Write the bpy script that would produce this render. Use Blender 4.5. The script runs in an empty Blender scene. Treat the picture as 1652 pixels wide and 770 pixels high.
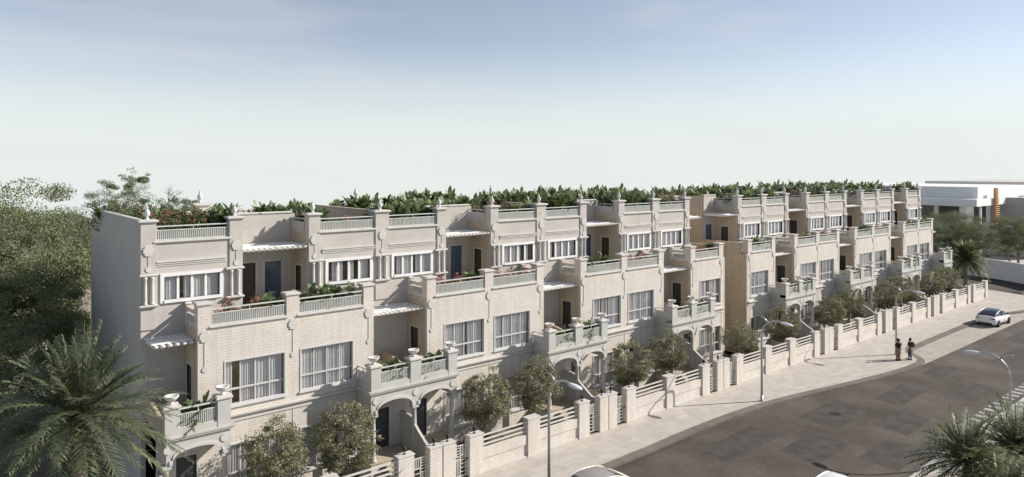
import bpy, math, random
import numpy as np
from mathutils import Vector, Matrix
D=bpy.data
scene=bpy.context.scene
COL=scene.collection
R=math.radians
PI=math.pi
# ------------------------------------------------------------------ camera
H=15.7
VPX=50.39                       # angle between view direction and the street (X) axis
cam=D.cameras.new('camera'); camo=D.objects.new('camera',cam); COL.objects.link(camo)
camo.location=(0,0,H); camo.rotation_euler=(R(90),0,R(90-VPX)-R(90)+0)
cam.sensor_width=36; cam.lens=36*1128.8/1652
cam.shift_y=-(385-273)/1652
cam.clip_end=3000; cam.clip_start=.5
scene.camera=camo
camo.rotation_euler=(R(90),0,R(VPX-90))
# ------------------------------------------------------------------ light
HAZE=(6.9,7.35,7.1); CLOUD=(6.0,6.3,6.6)
SUN_EL=31.0; SAZ=math.atan2(-.49,.87)      # direction towards the sun in the ground plane
w=D.worlds.new('World'); scene.world=w; w.use_nodes=True
nt=w.node_tree; nt.nodes.clear()
def N(nt,t,**k):
    n=nt.nodes.new(t)
    for a,b in k.items(): setattr(n,a,b)
    return n
L=nt.links.new
out=N(nt,'ShaderNodeOutputWorld'); bg=N(nt,'ShaderNodeBackground'); bg.inputs[1].default_value=.07
sky=N(nt,'ShaderNodeTexSky',sky_type='NISHITA'); sky.sun_disc=False
sky.sun_elevation=R(SUN_EL); sky.sun_rotation=PI/2-SAZ; sky.dust_density=.1; sky.ozone_density=1.6; sky.air_density=.8
hsv=N(nt,'ShaderNodeHueSaturation'); hsv.inputs['Saturation'].default_value=.62; hsv.inputs['Value'].default_value=1.08; hsv.inputs['Hue'].default_value=.503
L(sky.outputs[0],hsv.inputs['Color'])
# the air near and below the horizon stays pale ahead of the camera
gm=N(nt,'ShaderNodeNewGeometry'); sx_=N(nt,'ShaderNodeSeparateXYZ'); tcg=N(nt,'ShaderNodeTexCoord'); L(tcg.outputs['Generated'],sx_.inputs[0])
zm=N(nt,'ShaderNodeMath',operation='MAXIMUM'); zm.inputs[1].default_value=.03; L(sx_.outputs[2],zm.inputs[0])
cbv=N(nt,'ShaderNodeCombineXYZ'); L(sx_.outputs[0],cbv.inputs[0]); L(sx_.outputs[1],cbv.inputs[1]); L(zm.outputs[0],cbv.inputs[2])
nrm=N(nt,'ShaderNodeVectorMath',operation='NORMALIZE'); L(cbv.outputs[0],nrm.inputs[0]); L(nrm.outputs[0],sky.inputs[0])
hz=N(nt,'ShaderNodeMapRange',interpolation_type='SMOOTHSTEP'); hz.inputs['From Min'].default_value=.01; hz.inputs['From Max'].default_value=.19; hz.inputs['To Min'].default_value=.95; hz.inputs['To Max'].default_value=.05
L(sx_.outputs[2],hz.inputs['Value'])
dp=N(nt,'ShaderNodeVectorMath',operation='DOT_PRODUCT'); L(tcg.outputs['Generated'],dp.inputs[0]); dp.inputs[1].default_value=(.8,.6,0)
az=N(nt,'ShaderNodeMapRange',interpolation_type='SMOOTHSTEP'); az.inputs['From Min'].default_value=-.25; az.inputs['From Max'].default_value=.3; az.inputs['To Min'].default_value=.06  # haze kept off the unseen sky behind, shaped to deepen the gable's shade
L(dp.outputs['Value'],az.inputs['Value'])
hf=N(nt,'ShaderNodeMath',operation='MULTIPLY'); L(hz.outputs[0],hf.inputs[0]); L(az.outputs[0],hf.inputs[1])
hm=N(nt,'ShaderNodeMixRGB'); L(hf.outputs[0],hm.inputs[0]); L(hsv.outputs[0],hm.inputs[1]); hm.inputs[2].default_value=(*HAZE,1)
tc=N(nt,'ShaderNodeTexCoord'); mp=N(nt,'ShaderNodeMapping'); mp.inputs['Scale'].default_value=(1.1,2.4,9)
mp.inputs['Rotation'].default_value=(.05,.04,.3)
L(tc.outputs['Generated'],mp.inputs[0])
nz=N(nt,'ShaderNodeTexNoise'); nz.inputs['Scale'].default_value=1.5; nz.inputs['Detail'].default_value=7; nz.inputs['Roughness'].default_value=.55
L(mp.outputs[0],nz.inputs[0])
cr=N(nt,'ShaderNodeValToRGB'); cr.color_ramp.elements[0].position=.50; cr.color_ramp.elements[1].position=.72
cr.color_ramp.elements[0].color=(0,0,0,1); cr.color_ramp.elements[1].color=(.42,.42,.42,1)
L(nz.outputs[0],cr.inputs[0])
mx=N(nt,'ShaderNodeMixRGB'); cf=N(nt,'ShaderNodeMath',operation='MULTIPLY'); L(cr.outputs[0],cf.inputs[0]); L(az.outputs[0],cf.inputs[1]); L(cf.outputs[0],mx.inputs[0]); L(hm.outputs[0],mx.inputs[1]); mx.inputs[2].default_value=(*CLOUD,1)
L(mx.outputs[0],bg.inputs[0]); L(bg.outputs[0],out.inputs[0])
sl=D.lights.new('sun','SUN'); sl.energy=3.9; sl.angle=R(.55); sl.color=(1,.94,.86)
so=D.objects.new('sun',sl); COL.objects.link(so)
sd=Vector((math.cos(SAZ)*math.cos(R(SUN_EL)),math.sin(SAZ)*math.cos(R(SUN_EL)),math.sin(R(SUN_EL))))
so.rotation_euler=sd.to_track_quat('Z','Y').to_euler(); so.location=(60,-40,60)
scene.view_settings.view_transform='Standard'; scene.view_settings.look='None'
scene.view_settings.exposure=.75; scene.view_settings.gamma=1
scene.render.engine='CYCLES'
scene.cycles.max_bounces=6; scene.cycles.transparent_max_bounces=12
# ------------------------------------------------------------------ materials
def mat(name,col,rough=.8,col2=None,scale=3.0,bump=0,bscale=40,spec=.3,metal=0,trans=0,detail=6,lo=.35,hi=.65,bdist=.02):
    m=D.materials.new(name); m.use_nodes=True; nt=m.node_tree; p=nt.nodes['Principled BSDF']
    p.inputs['Base Color'].default_value=(*col,1); p.inputs['Roughness'].default_value=rough
    p.inputs['Metallic'].default_value=metal; p.inputs['Specular IOR Level'].default_value=spec
    tc=N(nt,'ShaderNodeTexCoord'); L=nt.links.new
    if col2:
        n=N(nt,'ShaderNodeTexNoise'); n.inputs['Scale'].default_value=scale; n.inputs['Detail'].default_value=detail
        r=N(nt,'ShaderNodeValToRGB'); r.color_ramp.elements[0].position=lo; r.color_ramp.elements[1].position=hi
        r.color_ramp.elements[0].color=(*col,1); r.color_ramp.elements[1].color=(*col2,1)
        L(tc.outputs['Object'],n.inputs[0]); L(n.outputs[0],r.inputs[0]); L(r.outputs[0],p.inputs['Base Color'])
    if bump:
        n=N(nt,'ShaderNodeTexNoise'); n.inputs['Scale'].default_value=bscale; n.inputs['Detail'].default_value=4
        b=N(nt,'ShaderNodeBump'); b.inputs['Strength'].default_value=bump; b.inputs['Distance'].default_value=bdist
        L(tc.outputs['Object'],n.inputs[0]); L(n.outputs[0],b.inputs['Height']); L(b.outputs[0],p.inputs['Normal'])
    if trans:
        o=[n for n in nt.nodes if n.type=='OUTPUT_MATERIAL'][0]
        t=N(nt,'ShaderNodeBsdfTranslucent'); ms=N(nt,'ShaderNodeMixShader'); ms.inputs[0].default_value=trans
        src=p.inputs['Base Color'].links
        if src: L(src[0].from_socket,t.inputs[0])
        else: t.inputs[0].default_value=(*col,1)
        L(p.outputs[0],ms.inputs[1]); L(t.outputs[0],ms.inputs[2]); L(ms.outputs[0],o.inputs[0])
    return m
def brick_mat(name,c1,c2,mortar,bw=.42,bh=.13,ms=.018,bump=.5,horizontal=False,stain=None):
    m=D.materials.new(name); m.use_nodes=True; nt=m.node_tree; p=nt.nodes['Principled BSDF']; L=nt.links.new
    p.inputs['Roughness'].default_value=.85; p.inputs['Specular IOR Level'].default_value=.25
    tc=N(nt,'ShaderNodeTexCoord'); sp=N(nt,'ShaderNodeSeparateXYZ'); L(tc.outputs['Object'],sp.inputs[0])
    cb=N(nt,'ShaderNodeCombineXYZ')
    if horizontal:
        L(sp.outputs[0],cb.inputs[0]); L(sp.outputs[1],cb.inputs[1])
    else:
        ad=N(nt,'ShaderNodeMath',operation='ADD'); L(sp.outputs[0],ad.inputs[0]); L(sp.outputs[1],ad.inputs[1])
        L(ad.outputs[0],cb.inputs[0]); L(sp.outputs[2],cb.inputs[1])
    b=N(nt,'ShaderNodeTexBrick'); b.inputs['Scale'].default_value=1; b.inputs['Brick Width'].default_value=bw
    b.inputs['Row Height'].default_value=bh; b.inputs['Mortar Size'].default_value=ms; b.inputs['Mortar Smooth'].default_value=.3
    b.inputs['Color1'].default_value=(*c1,1); b.inputs['Color2'].default_value=(*c2,1); b.inputs['Mortar'].default_value=(*mortar,1)
    L(cb.outputs[0],b.inputs[0])
    n=N(nt,'ShaderNodeTexNoise'); n.inputs['Scale'].default_value=.7; n.inputs['Detail'].default_value=8; n.inputs['Roughness'].default_value=.7
    L(tc.outputs['Object'],n.inputs[0])
    r=N(nt,'ShaderNodeValToRGB'); r.color_ramp.elements[0].position=.3; r.color_ramp.elements[1].position=.7
    v=stain or .86
    r.color_ramp.elements[0].color=(v,v*.99,v*.97,1); r.color_ramp.elements[1].color=(1.06,1.05,1.04,1)
    L(n.outputs[0],r.inputs[0])
    mu=N(nt,'ShaderNodeMixRGB',blend_type='MULTIPLY'); mu.inputs[0].default_value=1; L(b.outputs[0],mu.inputs[1]); L(r.outputs[0],mu.inputs[2])
    # rain streaks on walls, blotches on paving
    ms_=N(nt,'ShaderNodeMapping'); ms_.inputs['Scale'].default_value=(1.6,1.6,1) if horizontal else (3.2,3.2,.28); L(tc.outputs['Object'],ms_.inputs[0])
    n2=N(nt,'ShaderNodeTexNoise'); n2.inputs['Scale'].default_value=1; n2.inputs['Detail'].default_value=5; L(ms_.outputs[0],n2.inputs[0])
    r3=N(nt,'ShaderNodeValToRGB'); r3.color_ramp.elements[0].position=.32; r3.color_ramp.elements[1].position=.55
    r3.color_ramp.elements[0].color=(.925,.91,.89,1); r3.color_ramp.elements[1].color=(1.01,1.01,1.01,1); L(n2.outputs[0],r3.inputs[0])
    mu2=N(nt,'ShaderNodeMixRGB',blend_type='MULTIPLY'); mu2.inputs[0].default_value=1; L(mu.outputs[0],mu2.inputs[1]); L(r3.outputs[0],mu2.inputs[2])
    L(mu2.outputs[0],p.inputs['Base Color'])
    bp=N(nt,'ShaderNodeBump'); bp.inputs['Strength'].default_value=bump; bp.inputs['Distance'].default_value=.03; bp.invert=True
    L(b.outputs['Fac'],bp.inputs['Height']); L(bp.outputs[0],p.inputs['Normal'])
    return m
M={}
M['brick']=brick_mat('cream_brick',(.675,.63,.578),(.645,.60,.548),(.555,.51,.46),ms=.012)
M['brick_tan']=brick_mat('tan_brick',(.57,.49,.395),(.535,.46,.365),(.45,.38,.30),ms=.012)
M['gable']=mat('gable_stucco',(.50,.47,.435),.9,(.54,.51,.475),.5,bump=.12,bscale=30)
M['stucco']=mat('grey_stucco',(.47,.435,.40),.9,(.53,.495,.455),1.2,bump=.5,bscale=24)
M['render']=mat('smooth_render',(.45,.44,.41),.8,(.50,.49,.46),1.5,bump=.15,bscale=30)
M['trim']=mat('stone_trim',(.52,.50,.47),.75,(.58,.56,.525),2.0,bump=.15,bscale=30)
M['white']=mat('white_paint',(.78,.77,.76),.5,(.72,.71,.70),2.0)
M['frame']=mat('window_frame',(.56,.55,.54),.45)
M['frame_white']=mat('lamp_enamel',(.66,.66,.70),.4)
M['rail']=mat('railing_paint',(.52,.53,.50),.5,(.58,.585,.555),1.5)
M['railpanel']=mat('railing_panel',(.43,.425,.40),.6,(.50,.49,.465),2)
M['pergola']=mat('pergola_paint',(.76,.75,.73),.6)
M['door']=mat('dark_door',(.055,.048,.045),.5,(.075,.065,.058),6)
M['glass_door']=mat('glass_door',(.07,.10,.15),.08,(.10,.14,.20),1.5,spec=.9)
M['slate_door']=mat('slate_door',(.055,.057,.062),.4,(.075,.075,.078),5)
M['metal']=mat('dark_metal',(.03,.03,.03),.4,metal=.6)
M['roof']=mat('roof_screed',(.42,.39,.35),.9,(.5,.47,.43),.8,bump=.2)
M['tile']=brick_mat('porch_tile',(.50,.42,.31),(.46,.39,.29),(.33,.28,.22),.4,.4,.012,.2,True)
M['soil']=mat('garden_soil',(.10,.08,.055),.95,(.20,.17,.11),1.5,bump=.6,bscale=12)
M['urn']=mat('urn_stone',(.58,.555,.53),.7,(.66,.64,.61),6,bump=.1)
M['leaf']=mat('leaf_banana',(.11,.16,.07),.5,(.31,.36,.18),3.5,trans=.28,spec=.4)
M['leaf_dark']=mat('leaf_dark',(.05,.085,.038),.5,(.15,.20,.085),3.5,trans=.2,spec=.4)
M['leaf_olive']=mat('leaf_olive',(.15,.155,.08),.55,(.36,.345,.22),4.5,trans=.22,spec=.35)
M['leaf_tree']=mat('leaf_tree',(.115,.14,.07),.6,(.26,.285,.15),.9,trans=.22,spec=.3)
M['leaf_palm']=mat('leaf_palm',(.07,.09,.045),.45,(.20,.23,.125),1.1,trans=.2,spec=.5)
M['leaf_feather']=mat('leaf_feather',(.10,.13,.055),.45,(.29,.32,.16),1.1,trans=.25,spec=.45)
M['flower']=mat('flower_red',(.42,.09,.08),.6,(.62,.25,.20),9,trans=.2)
M['flower_pink']=mat('flower_pink',(.55,.22,.22),.6,(.7,.42,.38),9,trans=.2)
M['bark']=mat('bark',(.10,.08,.06),.9,(.22,.185,.145),6,bump=.6,bscale=20)
M['bark_pale']=mat('bark_pale',(.20,.17,.14),.9,(.36,.32,.27),3,bump=.4,bscale=20)
M['asphalt']=None
M['car']=mat('car_white',(.74,.74,.74),.25,spec=.6)
M['car_beige']=mat('car_pearl',(.66,.61,.54),.3,spec=.6)
M['car_roof']=mat('car_grey_roof',(.27,.255,.245),.35,spec=.5)
M['carglass']=mat('car_glass',(.02,.028,.04),.06,spec=.9)
M['tyre']=mat('tyre',(.015,.015,.015),.8)
M['rim']=mat('alloy',(.35,.35,.36),.3,metal=.8)
M['plastic']=mat('car_plastic',(.03,.03,.032),.5)
M['red']=mat('tail_lens',(.18,.012,.012),.25)
M['lamp']=mat('galvanised',(.42,.42,.44),.35,(.50,.50,.52),4,metal=.55)
M['lens']=mat('lamp_lens',(.75,.75,.78),.3)
M['skin']=mat('skin',(.30,.17,.11),.6)
M['hair']=mat('hair',(.012,.010,.009),.7)
M['black_cloth']=mat('black_cloth',(.012,.012,.013),.9)
M['khaki']=mat('khaki_cloth',(.20,.18,.14),.9)
M['denim']=mat('denim',(.07,.09,.15),.9)
M['navy']=mat('navy_cloth',(.02,.025,.045),.9)
M['pale_cloth']=mat('pale_cloth',(.45,.45,.46),.9)
M['grey_bag']=mat('grey_bag',(.10,.11,.11),.8)
M['modern']=mat('modern_white',(.80,.79,.77),.7,(.74,.73,.72),.3)
M['modern_grey']=mat('modern_grey',(.36,.35,.34),.7)
M['timber']=mat('timber',(.42,.25,.11),.7,(.5,.32,.16),4)
M['ground']=mat('dry_ground',(.22,.20,.16),.95,(.12,.13,.08),.08,bump=.3,bscale=3)
M['kerb']=brick_mat('kerb_blocks',(.20,.185,.16),(.16,.148,.13),(.10,.09,.08),1.0,4.0,.02,.3,True,stain=.75)
M['dark_roof']=mat('dark_roof',(.10,.095,.09),.9,(.15,.14,.13),.4)
M['hall_wall']=mat('tan_render',(.33,.29,.24),.9,(.38,.34,.28),.4)
# glass pane: transparent, reflecting at grazing angles
def glass(name,tint,refl):
    m=D.materials.new(name); m.use_nodes=True; nt=m.node_tree; nt.nodes.clear(); L=nt.links.new
    o=N(nt,'ShaderNodeOutputMaterial'); t=N(nt,'ShaderNodeBsdfTransparent'); t.inputs[0].default_value=(*tint,1)
    g=N(nt,'ShaderNodeBsdfGlossy'); g.inputs['Roughness'].default_value=.04; g.inputs[0].default_value=(.85,.9,1,1)
    lw=N(nt,'ShaderNodeLayerWeight'); lw.inputs[0].default_value=.5
    pw=N(nt,'ShaderNodeMath',operation='POWER'); L(lw.outputs['Facing'],pw.inputs[0]); pw.inputs[1].default_value=3.2
    mr=N(nt,'ShaderNodeMath',operation='MULTIPLY_ADD'); L(pw.outputs[0],mr.inputs[0]); mr.inputs[1].default_value=.9; mr.inputs[2].default_value=.07
    ms=N(nt,'ShaderNodeMixShader'); L(mr.outputs[0],ms.inputs[0]); L(t.outputs[0],ms.inputs[1]); L(g.outputs[0],ms.inputs[2]); L(ms.outputs[0],o.inputs[0])
    return m
M['glass']=glass('window_glass',(.97,.975,.98),1.45)
M['curtain']=mat('curtain',(.88,.865,.85),.9,trans=.35)
M['room']=mat('room_plaster',(.46,.36,.22),.9)
# asphalt with worn rectangular repairs
def asphalt():
    m=D.materials.new('asphalt'); m.use_nodes=True; nt=m.node_tree; p=nt.nodes['Principled BSDF']; L=nt.links.new
    p.inputs['Roughness'].default_value=.85; p.inputs['Specular IOR Level'].default_value=.25
    tc=N(nt,'ShaderNodeTexCoord')
    n=N(nt,'ShaderNodeTexNoise'); n.inputs['Scale'].default_value=.22; n.inputs['Detail'].default_value=9; n.inputs['Roughness'].default_value=.62
    L(tc.outputs['Object'],n.inputs[0])
    r=N(nt,'ShaderNodeValToRGB'); e=r.color_ramp.elements; e[0].position=.36; e[1].position=.66
    e[0].color=(.062,.051,.042,1); e[1].color=(.112,.094,.078,1)
    L(n.outputs[0],r.inputs[0])
    b=N(nt,'ShaderNodeTexBrick'); b.offset=.37; b.inputs['Scale'].default_value=1; b.inputs['Brick Width'].default_value=7.3; b.inputs['Row Height'].default_value=3.1
    b.inputs['Mortar Size'].default_value=.0; b.inputs['Color1'].default_value=(.86,.85,.84,1); b.inputs['Color2'].default_value=(1.08,1.08,1.08,1); b.inputs['Bias'].default_value=.25
    nn=N(nt,'ShaderNodeTexNoise'); nn.inputs['Scale'].default_value=1.3; L(tc.outputs['Object'],nn.inputs[0])
    mixv=N(nt,'ShaderNodeMixRGB',blend_type='LINEAR_LIGHT'); mixv.inputs[0].default_value=.16; L(tc.outputs['Object'],mixv.inputs[1]); L(nn.outputs['Color'],mixv.inputs[2])
    L(mixv.outputs[0],b.inputs[0])
    mu=N(nt,'ShaderNodeMixRGB',blend_type='MULTIPLY'); mu.inputs[0].default_value=1; L(r.outputs[0],mu.inputs[1]); L(b.outputs[0],mu.inputs[2])
    f=N(nt,'ShaderNodeTexNoise'); f.inputs['Scale'].default_value=13; f.inputs['Detail'].default_value=6; L(tc.outputs['Object'],f.inputs[0])
    r2=N(nt,'ShaderNodeValToRGB'); r2.color_ramp.elements[0].position=.3; r2.color_ramp.elements[1].position=.7
    r2.color_ramp.elements[0].color=(.74,.74,.74,1); r2.color_ramp.elements[1].color=(1.26,1.26,1.26,1); L(f.outputs[0],r2.inputs[0])
    m2=N(nt,'ShaderNodeMixRGB',blend_type='MULTIPLY'); m2.inputs[0].default_value=1; L(mu.outputs[0],m2.inputs[1]); L(r2.outputs[0],m2.inputs[2])
    L(m2.outputs[0],p.inputs['Base Color'])
    bp=N(nt,'ShaderNodeBump'); bp.inputs['Strength'].default_value=.4; bp.inputs['Distance'].default_value=.02; L(f.outputs[0],bp.inputs['Height']); L(bp.outputs[0],p.inputs['Normal'])
    return m
M['asphalt']=asphalt()
M['patch']=mat('asphalt_repair',(.050,.043,.038),.9,(.078,.068,.059),1.2,bump=.3,bscale=14)
M['paver']=brick_mat('pavement_slabs',(.50,.465,.42),(.44,.41,.37),(.36,.335,.30),1.2,.6,.012,.15,True,stain=.88)
M['bay']=brick_mat('bay_slabs',(.42,.385,.345),(.38,.35,.315),(.32,.29,.26),.8,.4,.012,.15,True,stain=.85)
M['paint']=mat('road_paint',(.26,.26,.26),.8,(.42,.42,.42),3)
# ------------------------------------------------------------------ mesh builder
class MB:
    def __init__(s): s.v=[]; s.f=[]; s.mi=[]; s.m=0; s.sm=[]
    def face(s,idx,smooth=False): s.f.append(idx); s.mi.append(s.m); s.sm.append(smooth)
    def box(s,x0,x1,y0,y1,z0,z1):
        x0,x1=min(x0,x1),max(x0,x1); y0,y1=min(y0,y1),max(y0,y1); z0,z1=min(z0,z1),max(z0,z1)
        b=len(s.v); s.v+=[(x,y,z) for z in (z0,z1) for y in (y0,y1) for x in (x0,x1)]
        for q in ((0,2,3,1),(4,5,7,6),(0,1,5,4),(2,6,7,3),(0,4,6,2),(1,3,7,5)): s.face([b+i for i in q])
        return s
    def cap(s,x0,x1,y0,y1,z0,z1,o=.07,bev=.05):       # coping slab with a bevelled underside and top
        b=len(s.v)
        rings=[(0,z0),(o,z0+bev),(o,z1-bev*.5),(o*.35,z1)]
        for d,z in rings: s.v+=[(x0-d,y0-d,z),(x1+d,y0-d,z),(x1+d,y1+d,z),(x0-d,y1+d,z)]
        s.face([b+3,b+2,b+1,b])
        for k in range(3):
            for i in range(4):
                j=(i+1)%4; s.face([b+4*k+i,b+4*k+j,b+4*k+4+j,b+4*k+4+i])
        s.face([b+12,b+13,b+14,b+15]); return s
    def prism(s,pts,axis,a0,a1):                    # pts 2-d; axis 'y': (x,z), 'x': (y,z), 'z': (x,y)
        def P(p,a): return {'y':(p[0],a,p[1]),'x':(a,p[0],p[1]),'z':(p[0],p[1],a)}[axis]
        b=len(s.v); n=len(pts)
        s.v+=[P(p,a0) for p in pts]+[P(p,a1) for p in pts]
        s.face(list(range(b,b+n))); s.face([b+n+i for i in range(n)][::-1])
        for i in range(n):
            j=(i+1)%n; s.face([b+i,b+n+i,b+n+j,b+j])
        return s
    def lathe(s,prof,cx,cy,seg=12,smooth=True):     # prof [(r,z)...] bottom to top
        b=len(s.v); n=len(prof)
        for r,z in prof:
            for k in range(seg):
                a=2*PI*k/seg; s.v.append((cx+r*math.cos(a),cy+r*math.sin(a),z))
        for i in range(n-1):
            for k in range(seg):
                j=(k+1)%seg; s.face([b+i*seg+k,b+i*seg+j,b+(i+1)*seg+j,b+(i+1)*seg+k],smooth)
        s.face([b+k for k in range(seg)][::-1]); s.face([b+(n-1)*seg+k for k in range(seg)]); return s
    def tube(s,path,rad,seg=6,smooth=True):
        path=[Vector(p) for p in path]; n=len(path)
        if not hasattr(rad,'__len__'): rad=[rad]*n
        b=len(s.v); up=Vector((0,0,1))
        for i,p in enumerate(path):
            t=(path[min(i+1,n-1)]-path[max(i-1,0)]).normalized()
            a=t.cross(up if abs(t.z)<.93 else Vector((1,0,0))).normalized(); c=t.cross(a)
            for k in range(seg):
                th=2*PI*k/seg; q=p+(a*math.cos(th)+c*math.sin(th))*rad[i]; s.v.append(tuple(q))
        for i in range(n-1):
            for k in range(seg):
                j=(k+1)%seg; s.face([b+i*seg+k,b+i*seg+j,b+(i+1)*seg+j,b+(i+1)*seg+k],smooth)
        s.face([b+k for k in range(seg)][::-1]); s.face([b+(n-1)*seg+k for k in range(seg)]); return s
    def build(s,name,mats,parent=None,sx=1,loc=None,recalc=True):
        me=D.meshes.new(name)
        v=[(x*sx,y,z) for x,y,z in s.v] if sx!=1 else s.v
        me.from_pydata(v,[],s.f)
        if not isinstance(mats,(list,tuple)): mats=[mats]
        for m in mats: me.materials.append(m)
        me.polygons.foreach_set('material_index',s.mi); me.polygons.foreach_set('use_smooth',s.sm)
        if recalc:
            import bmesh
            bm=bmesh.new(); bm.from_mesh(me); bmesh.ops.recalc_face_normals(bm,faces=bm.faces); bm.to_mesh(me); bm.free()
        me.update()
        o=D.objects.new(name,me); COL.objects.link(o)
        if parent: o.parent=parent
        if loc: o.location=loc
        return o
def tag(o,label,cat,group=None,kind=None):
    if label: o['label']=label
    if cat: o['category']=cat
    if group: o['group']=group
    if kind: o['kind']=kind
    return o
def empty(name,loc,rz=0):
    e=D.objects.new(name,None); COL.objects.link(e); e.location=loc; e.rotation_euler=(0,0,rz); e.empty_display_size=.5; return e
def kids(o): return [c for c in KIDS.get(o.name,[])]
def copy_tree(o,parent=None):
    c=o.copy(); COL.objects.link(c)
    if parent: c.parent=parent
    for ch in list(o.children): copy_tree(ch,c)
    return c
def struct(mb,name,m,**k):
    o=mb.build(name,m,**k); o['kind']='structure'; return o
# ------------------------------------------------------------------ ground, road, pavement
g=MB(); g.v=[(30+200*math.cos(2*PI*k/64),40+170*math.sin(2*PI*k/64),-.3) for k in range(64)]; g.face(list(range(64))); struct(g,'ground',M['ground'])
g=MB(); g.v=[(-80,14.2,-.12),(103.5,14.2,-.12),(103.5,-40,-.12),(119,-40,-.12),(119,110,-.12),(107.2,110,-.12),(107.2,27.5,-.12),(104.2,26.2,-.12),(-80,26.2,-.12)]
g.face(list(range(9))); struct(g,'road',M['asphalt'])
edge=[(-80,25.6),(0,25.55),(28.9,25.55),(36,25.85),(41,25.75),(45,25.3),(48.7,24.6),(53.2,23.75),(57.4,23.1),(60.5,22.85),(62.2,22.95),(63.2,23.55),(63.9,24.5),(65,25.05),(67,25.3),(79.6,25.45),(86.5,25.4),(89.5,25.0),(92,24.1),(94.5,23.6),(101,23.6),(103.4,24.4),(104.5,26.4),(105.8,30),(106.4,36),(106.5,60)]
def smooth(pts,it=2):
    for _ in range(it):
        q=[pts[0]]
        for a,b in zip(pts[:-1],pts[1:]):
            q.append((a[0]*.75+b[0]*.25,a[1]*.75+b[1]*.25)); q.append((a[0]*.25+b[0]*.75,a[1]*.25+b[1]*.75))
        q.append(pts[-1]); pts=q
    return pts
edge=smooth(edge,2)
def offset(pts,d):
    r=[]
    for i,p in enumerate(pts):
        a=pts[max(i-1,0)]; b=pts[min(i+1,len(pts)-1)]; tx,ty=b[0]-a[0],b[1]-a[1]; l=math.hypot(tx,ty)
        r.append((p[0]+ty/l*d,p[1]-tx/l*d))
    return r
g=MB(); back=[(106.5,60),(99.5,60),(99.5,28.9),(-80,28.9)]
pts=edge+back[1:]
g.v=[(x,y,0) for x,y in pts]; g.face(list(range(len(pts)))); struct(g,'pavement',M['paver'])
o2=offset(edge,.55)
g=MB(); n=len(edge)
g.v=[(x,y,.0) for x,y in edge]+[(x,y,.012) for x,y in edge]+[(x,y,.008) for x,y in o2]+[(x,y,-.14) for x,y in o2]
for i in range(n-1):
    for k in range(3): g.face([k*n+i,k*n+i+1,(k+1)*n+i+1,(k+1)*n+i])
struct(g,'kerb',M['kerb'])
g=MB(); g.v=[(60.6,22.35,-.112),(95,22.35,-.112),(95,25.6,-.112),(62,25.6,-.112)]; g.face([0,1,2,3]); struct(g,'parking_bay',M['bay'])
g=MB(); g.box(-80,103.2,8.2,14.4,-.28,0.0); struct(g,'opposite_pavement',M['paver'])
g=MB(); g.box(-80,103.2,14.4,14.62,-.28,0.015); struct(g,'opposite_kerb',M['trim'])
g=MB()
for i in range(19):
    x=48.6+i*.93; g.v+=[(x,15.0,-.116),(x+.45,15.0,-.116),(x+.45,15.72,-.116),(x,15.72,-.116)]; b=4*i; g.face([b,b+1,b+2,b+3])
struct(g,'zebra_markings',M['paint'])
# repairs in the asphalt
rep=[(33,21.6,39,23.8),(36.5,18.4,40.8,20.9),(42.2,20.2,48,22.9),(44.5,17.0,48.7,19.2),(49.8,19.4,55,21.4),(38.9,15.3,43.3,17.6),(54.5,16.6,59.5,18.2),(28,17,32.5,19),(58.5,20,63,21.6),(67,17,74,19.4),(76,19,84,21)]
g=MB()
for i,(a,b_,c,d) in enumerate(rep):
    g.v+=[(a,b_,-.1165),(c,b_+.2,-.1165),(c-.3,d,-.1165),(a+.2,d-.15,-.1165)]; b=4*i; g.face([b,b+1,b+2,b+3])
struct(g,'road_repairs',M['patch'])
g=MB(); g.v=[(-80,28.9,.02),(99.5,28.9,.02),(99.5,33,.02),(-80,33,.02)]; g.face([0,1,2,3]); struct(g,'garden_ground',M['soil'])
# ------------------------------------------------------------------ houses
def wall(mb,axis,p0,p1,a0,a1,z0,z1,holes=()):
    """wall with thickness p0..p1; axis 'x' runs along x at y=p0..p1, axis 'y' runs along y at x=p0..p1"""
    A=sorted({a0,a1,*[h[0] for h in holes],*[h[1] for h in holes]}); Z=sorted({z0,z1,*[h[2] for h in holes],*[h[3] for h in holes]})
    for i in range(len(A)-1):
        run=None
        for j in range(len(Z)-1):
            ca=(A[i]+A[i+1])/2; cz=(Z[j]+Z[j+1])/2
            if any(h[0]<ca<h[1] and h[2]<cz<h[3] for h in holes):
                if run: emit(mb,axis,p0,p1,A[i],A[i+1],*run); run=None
                continue
            run=(run[0],Z[j+1]) if run else (Z[j],Z[j+1])
        if run: emit(mb,axis,p0,p1,A[i],A[i+1],*run)
def emit(mb,axis,p0,p1,a,b,z0,z1):
    if axis=='x': mb.box(a,b,p0,p1,z0,z1)
    else: mb.box(p0,p1,a,b,z0,z1)
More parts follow.
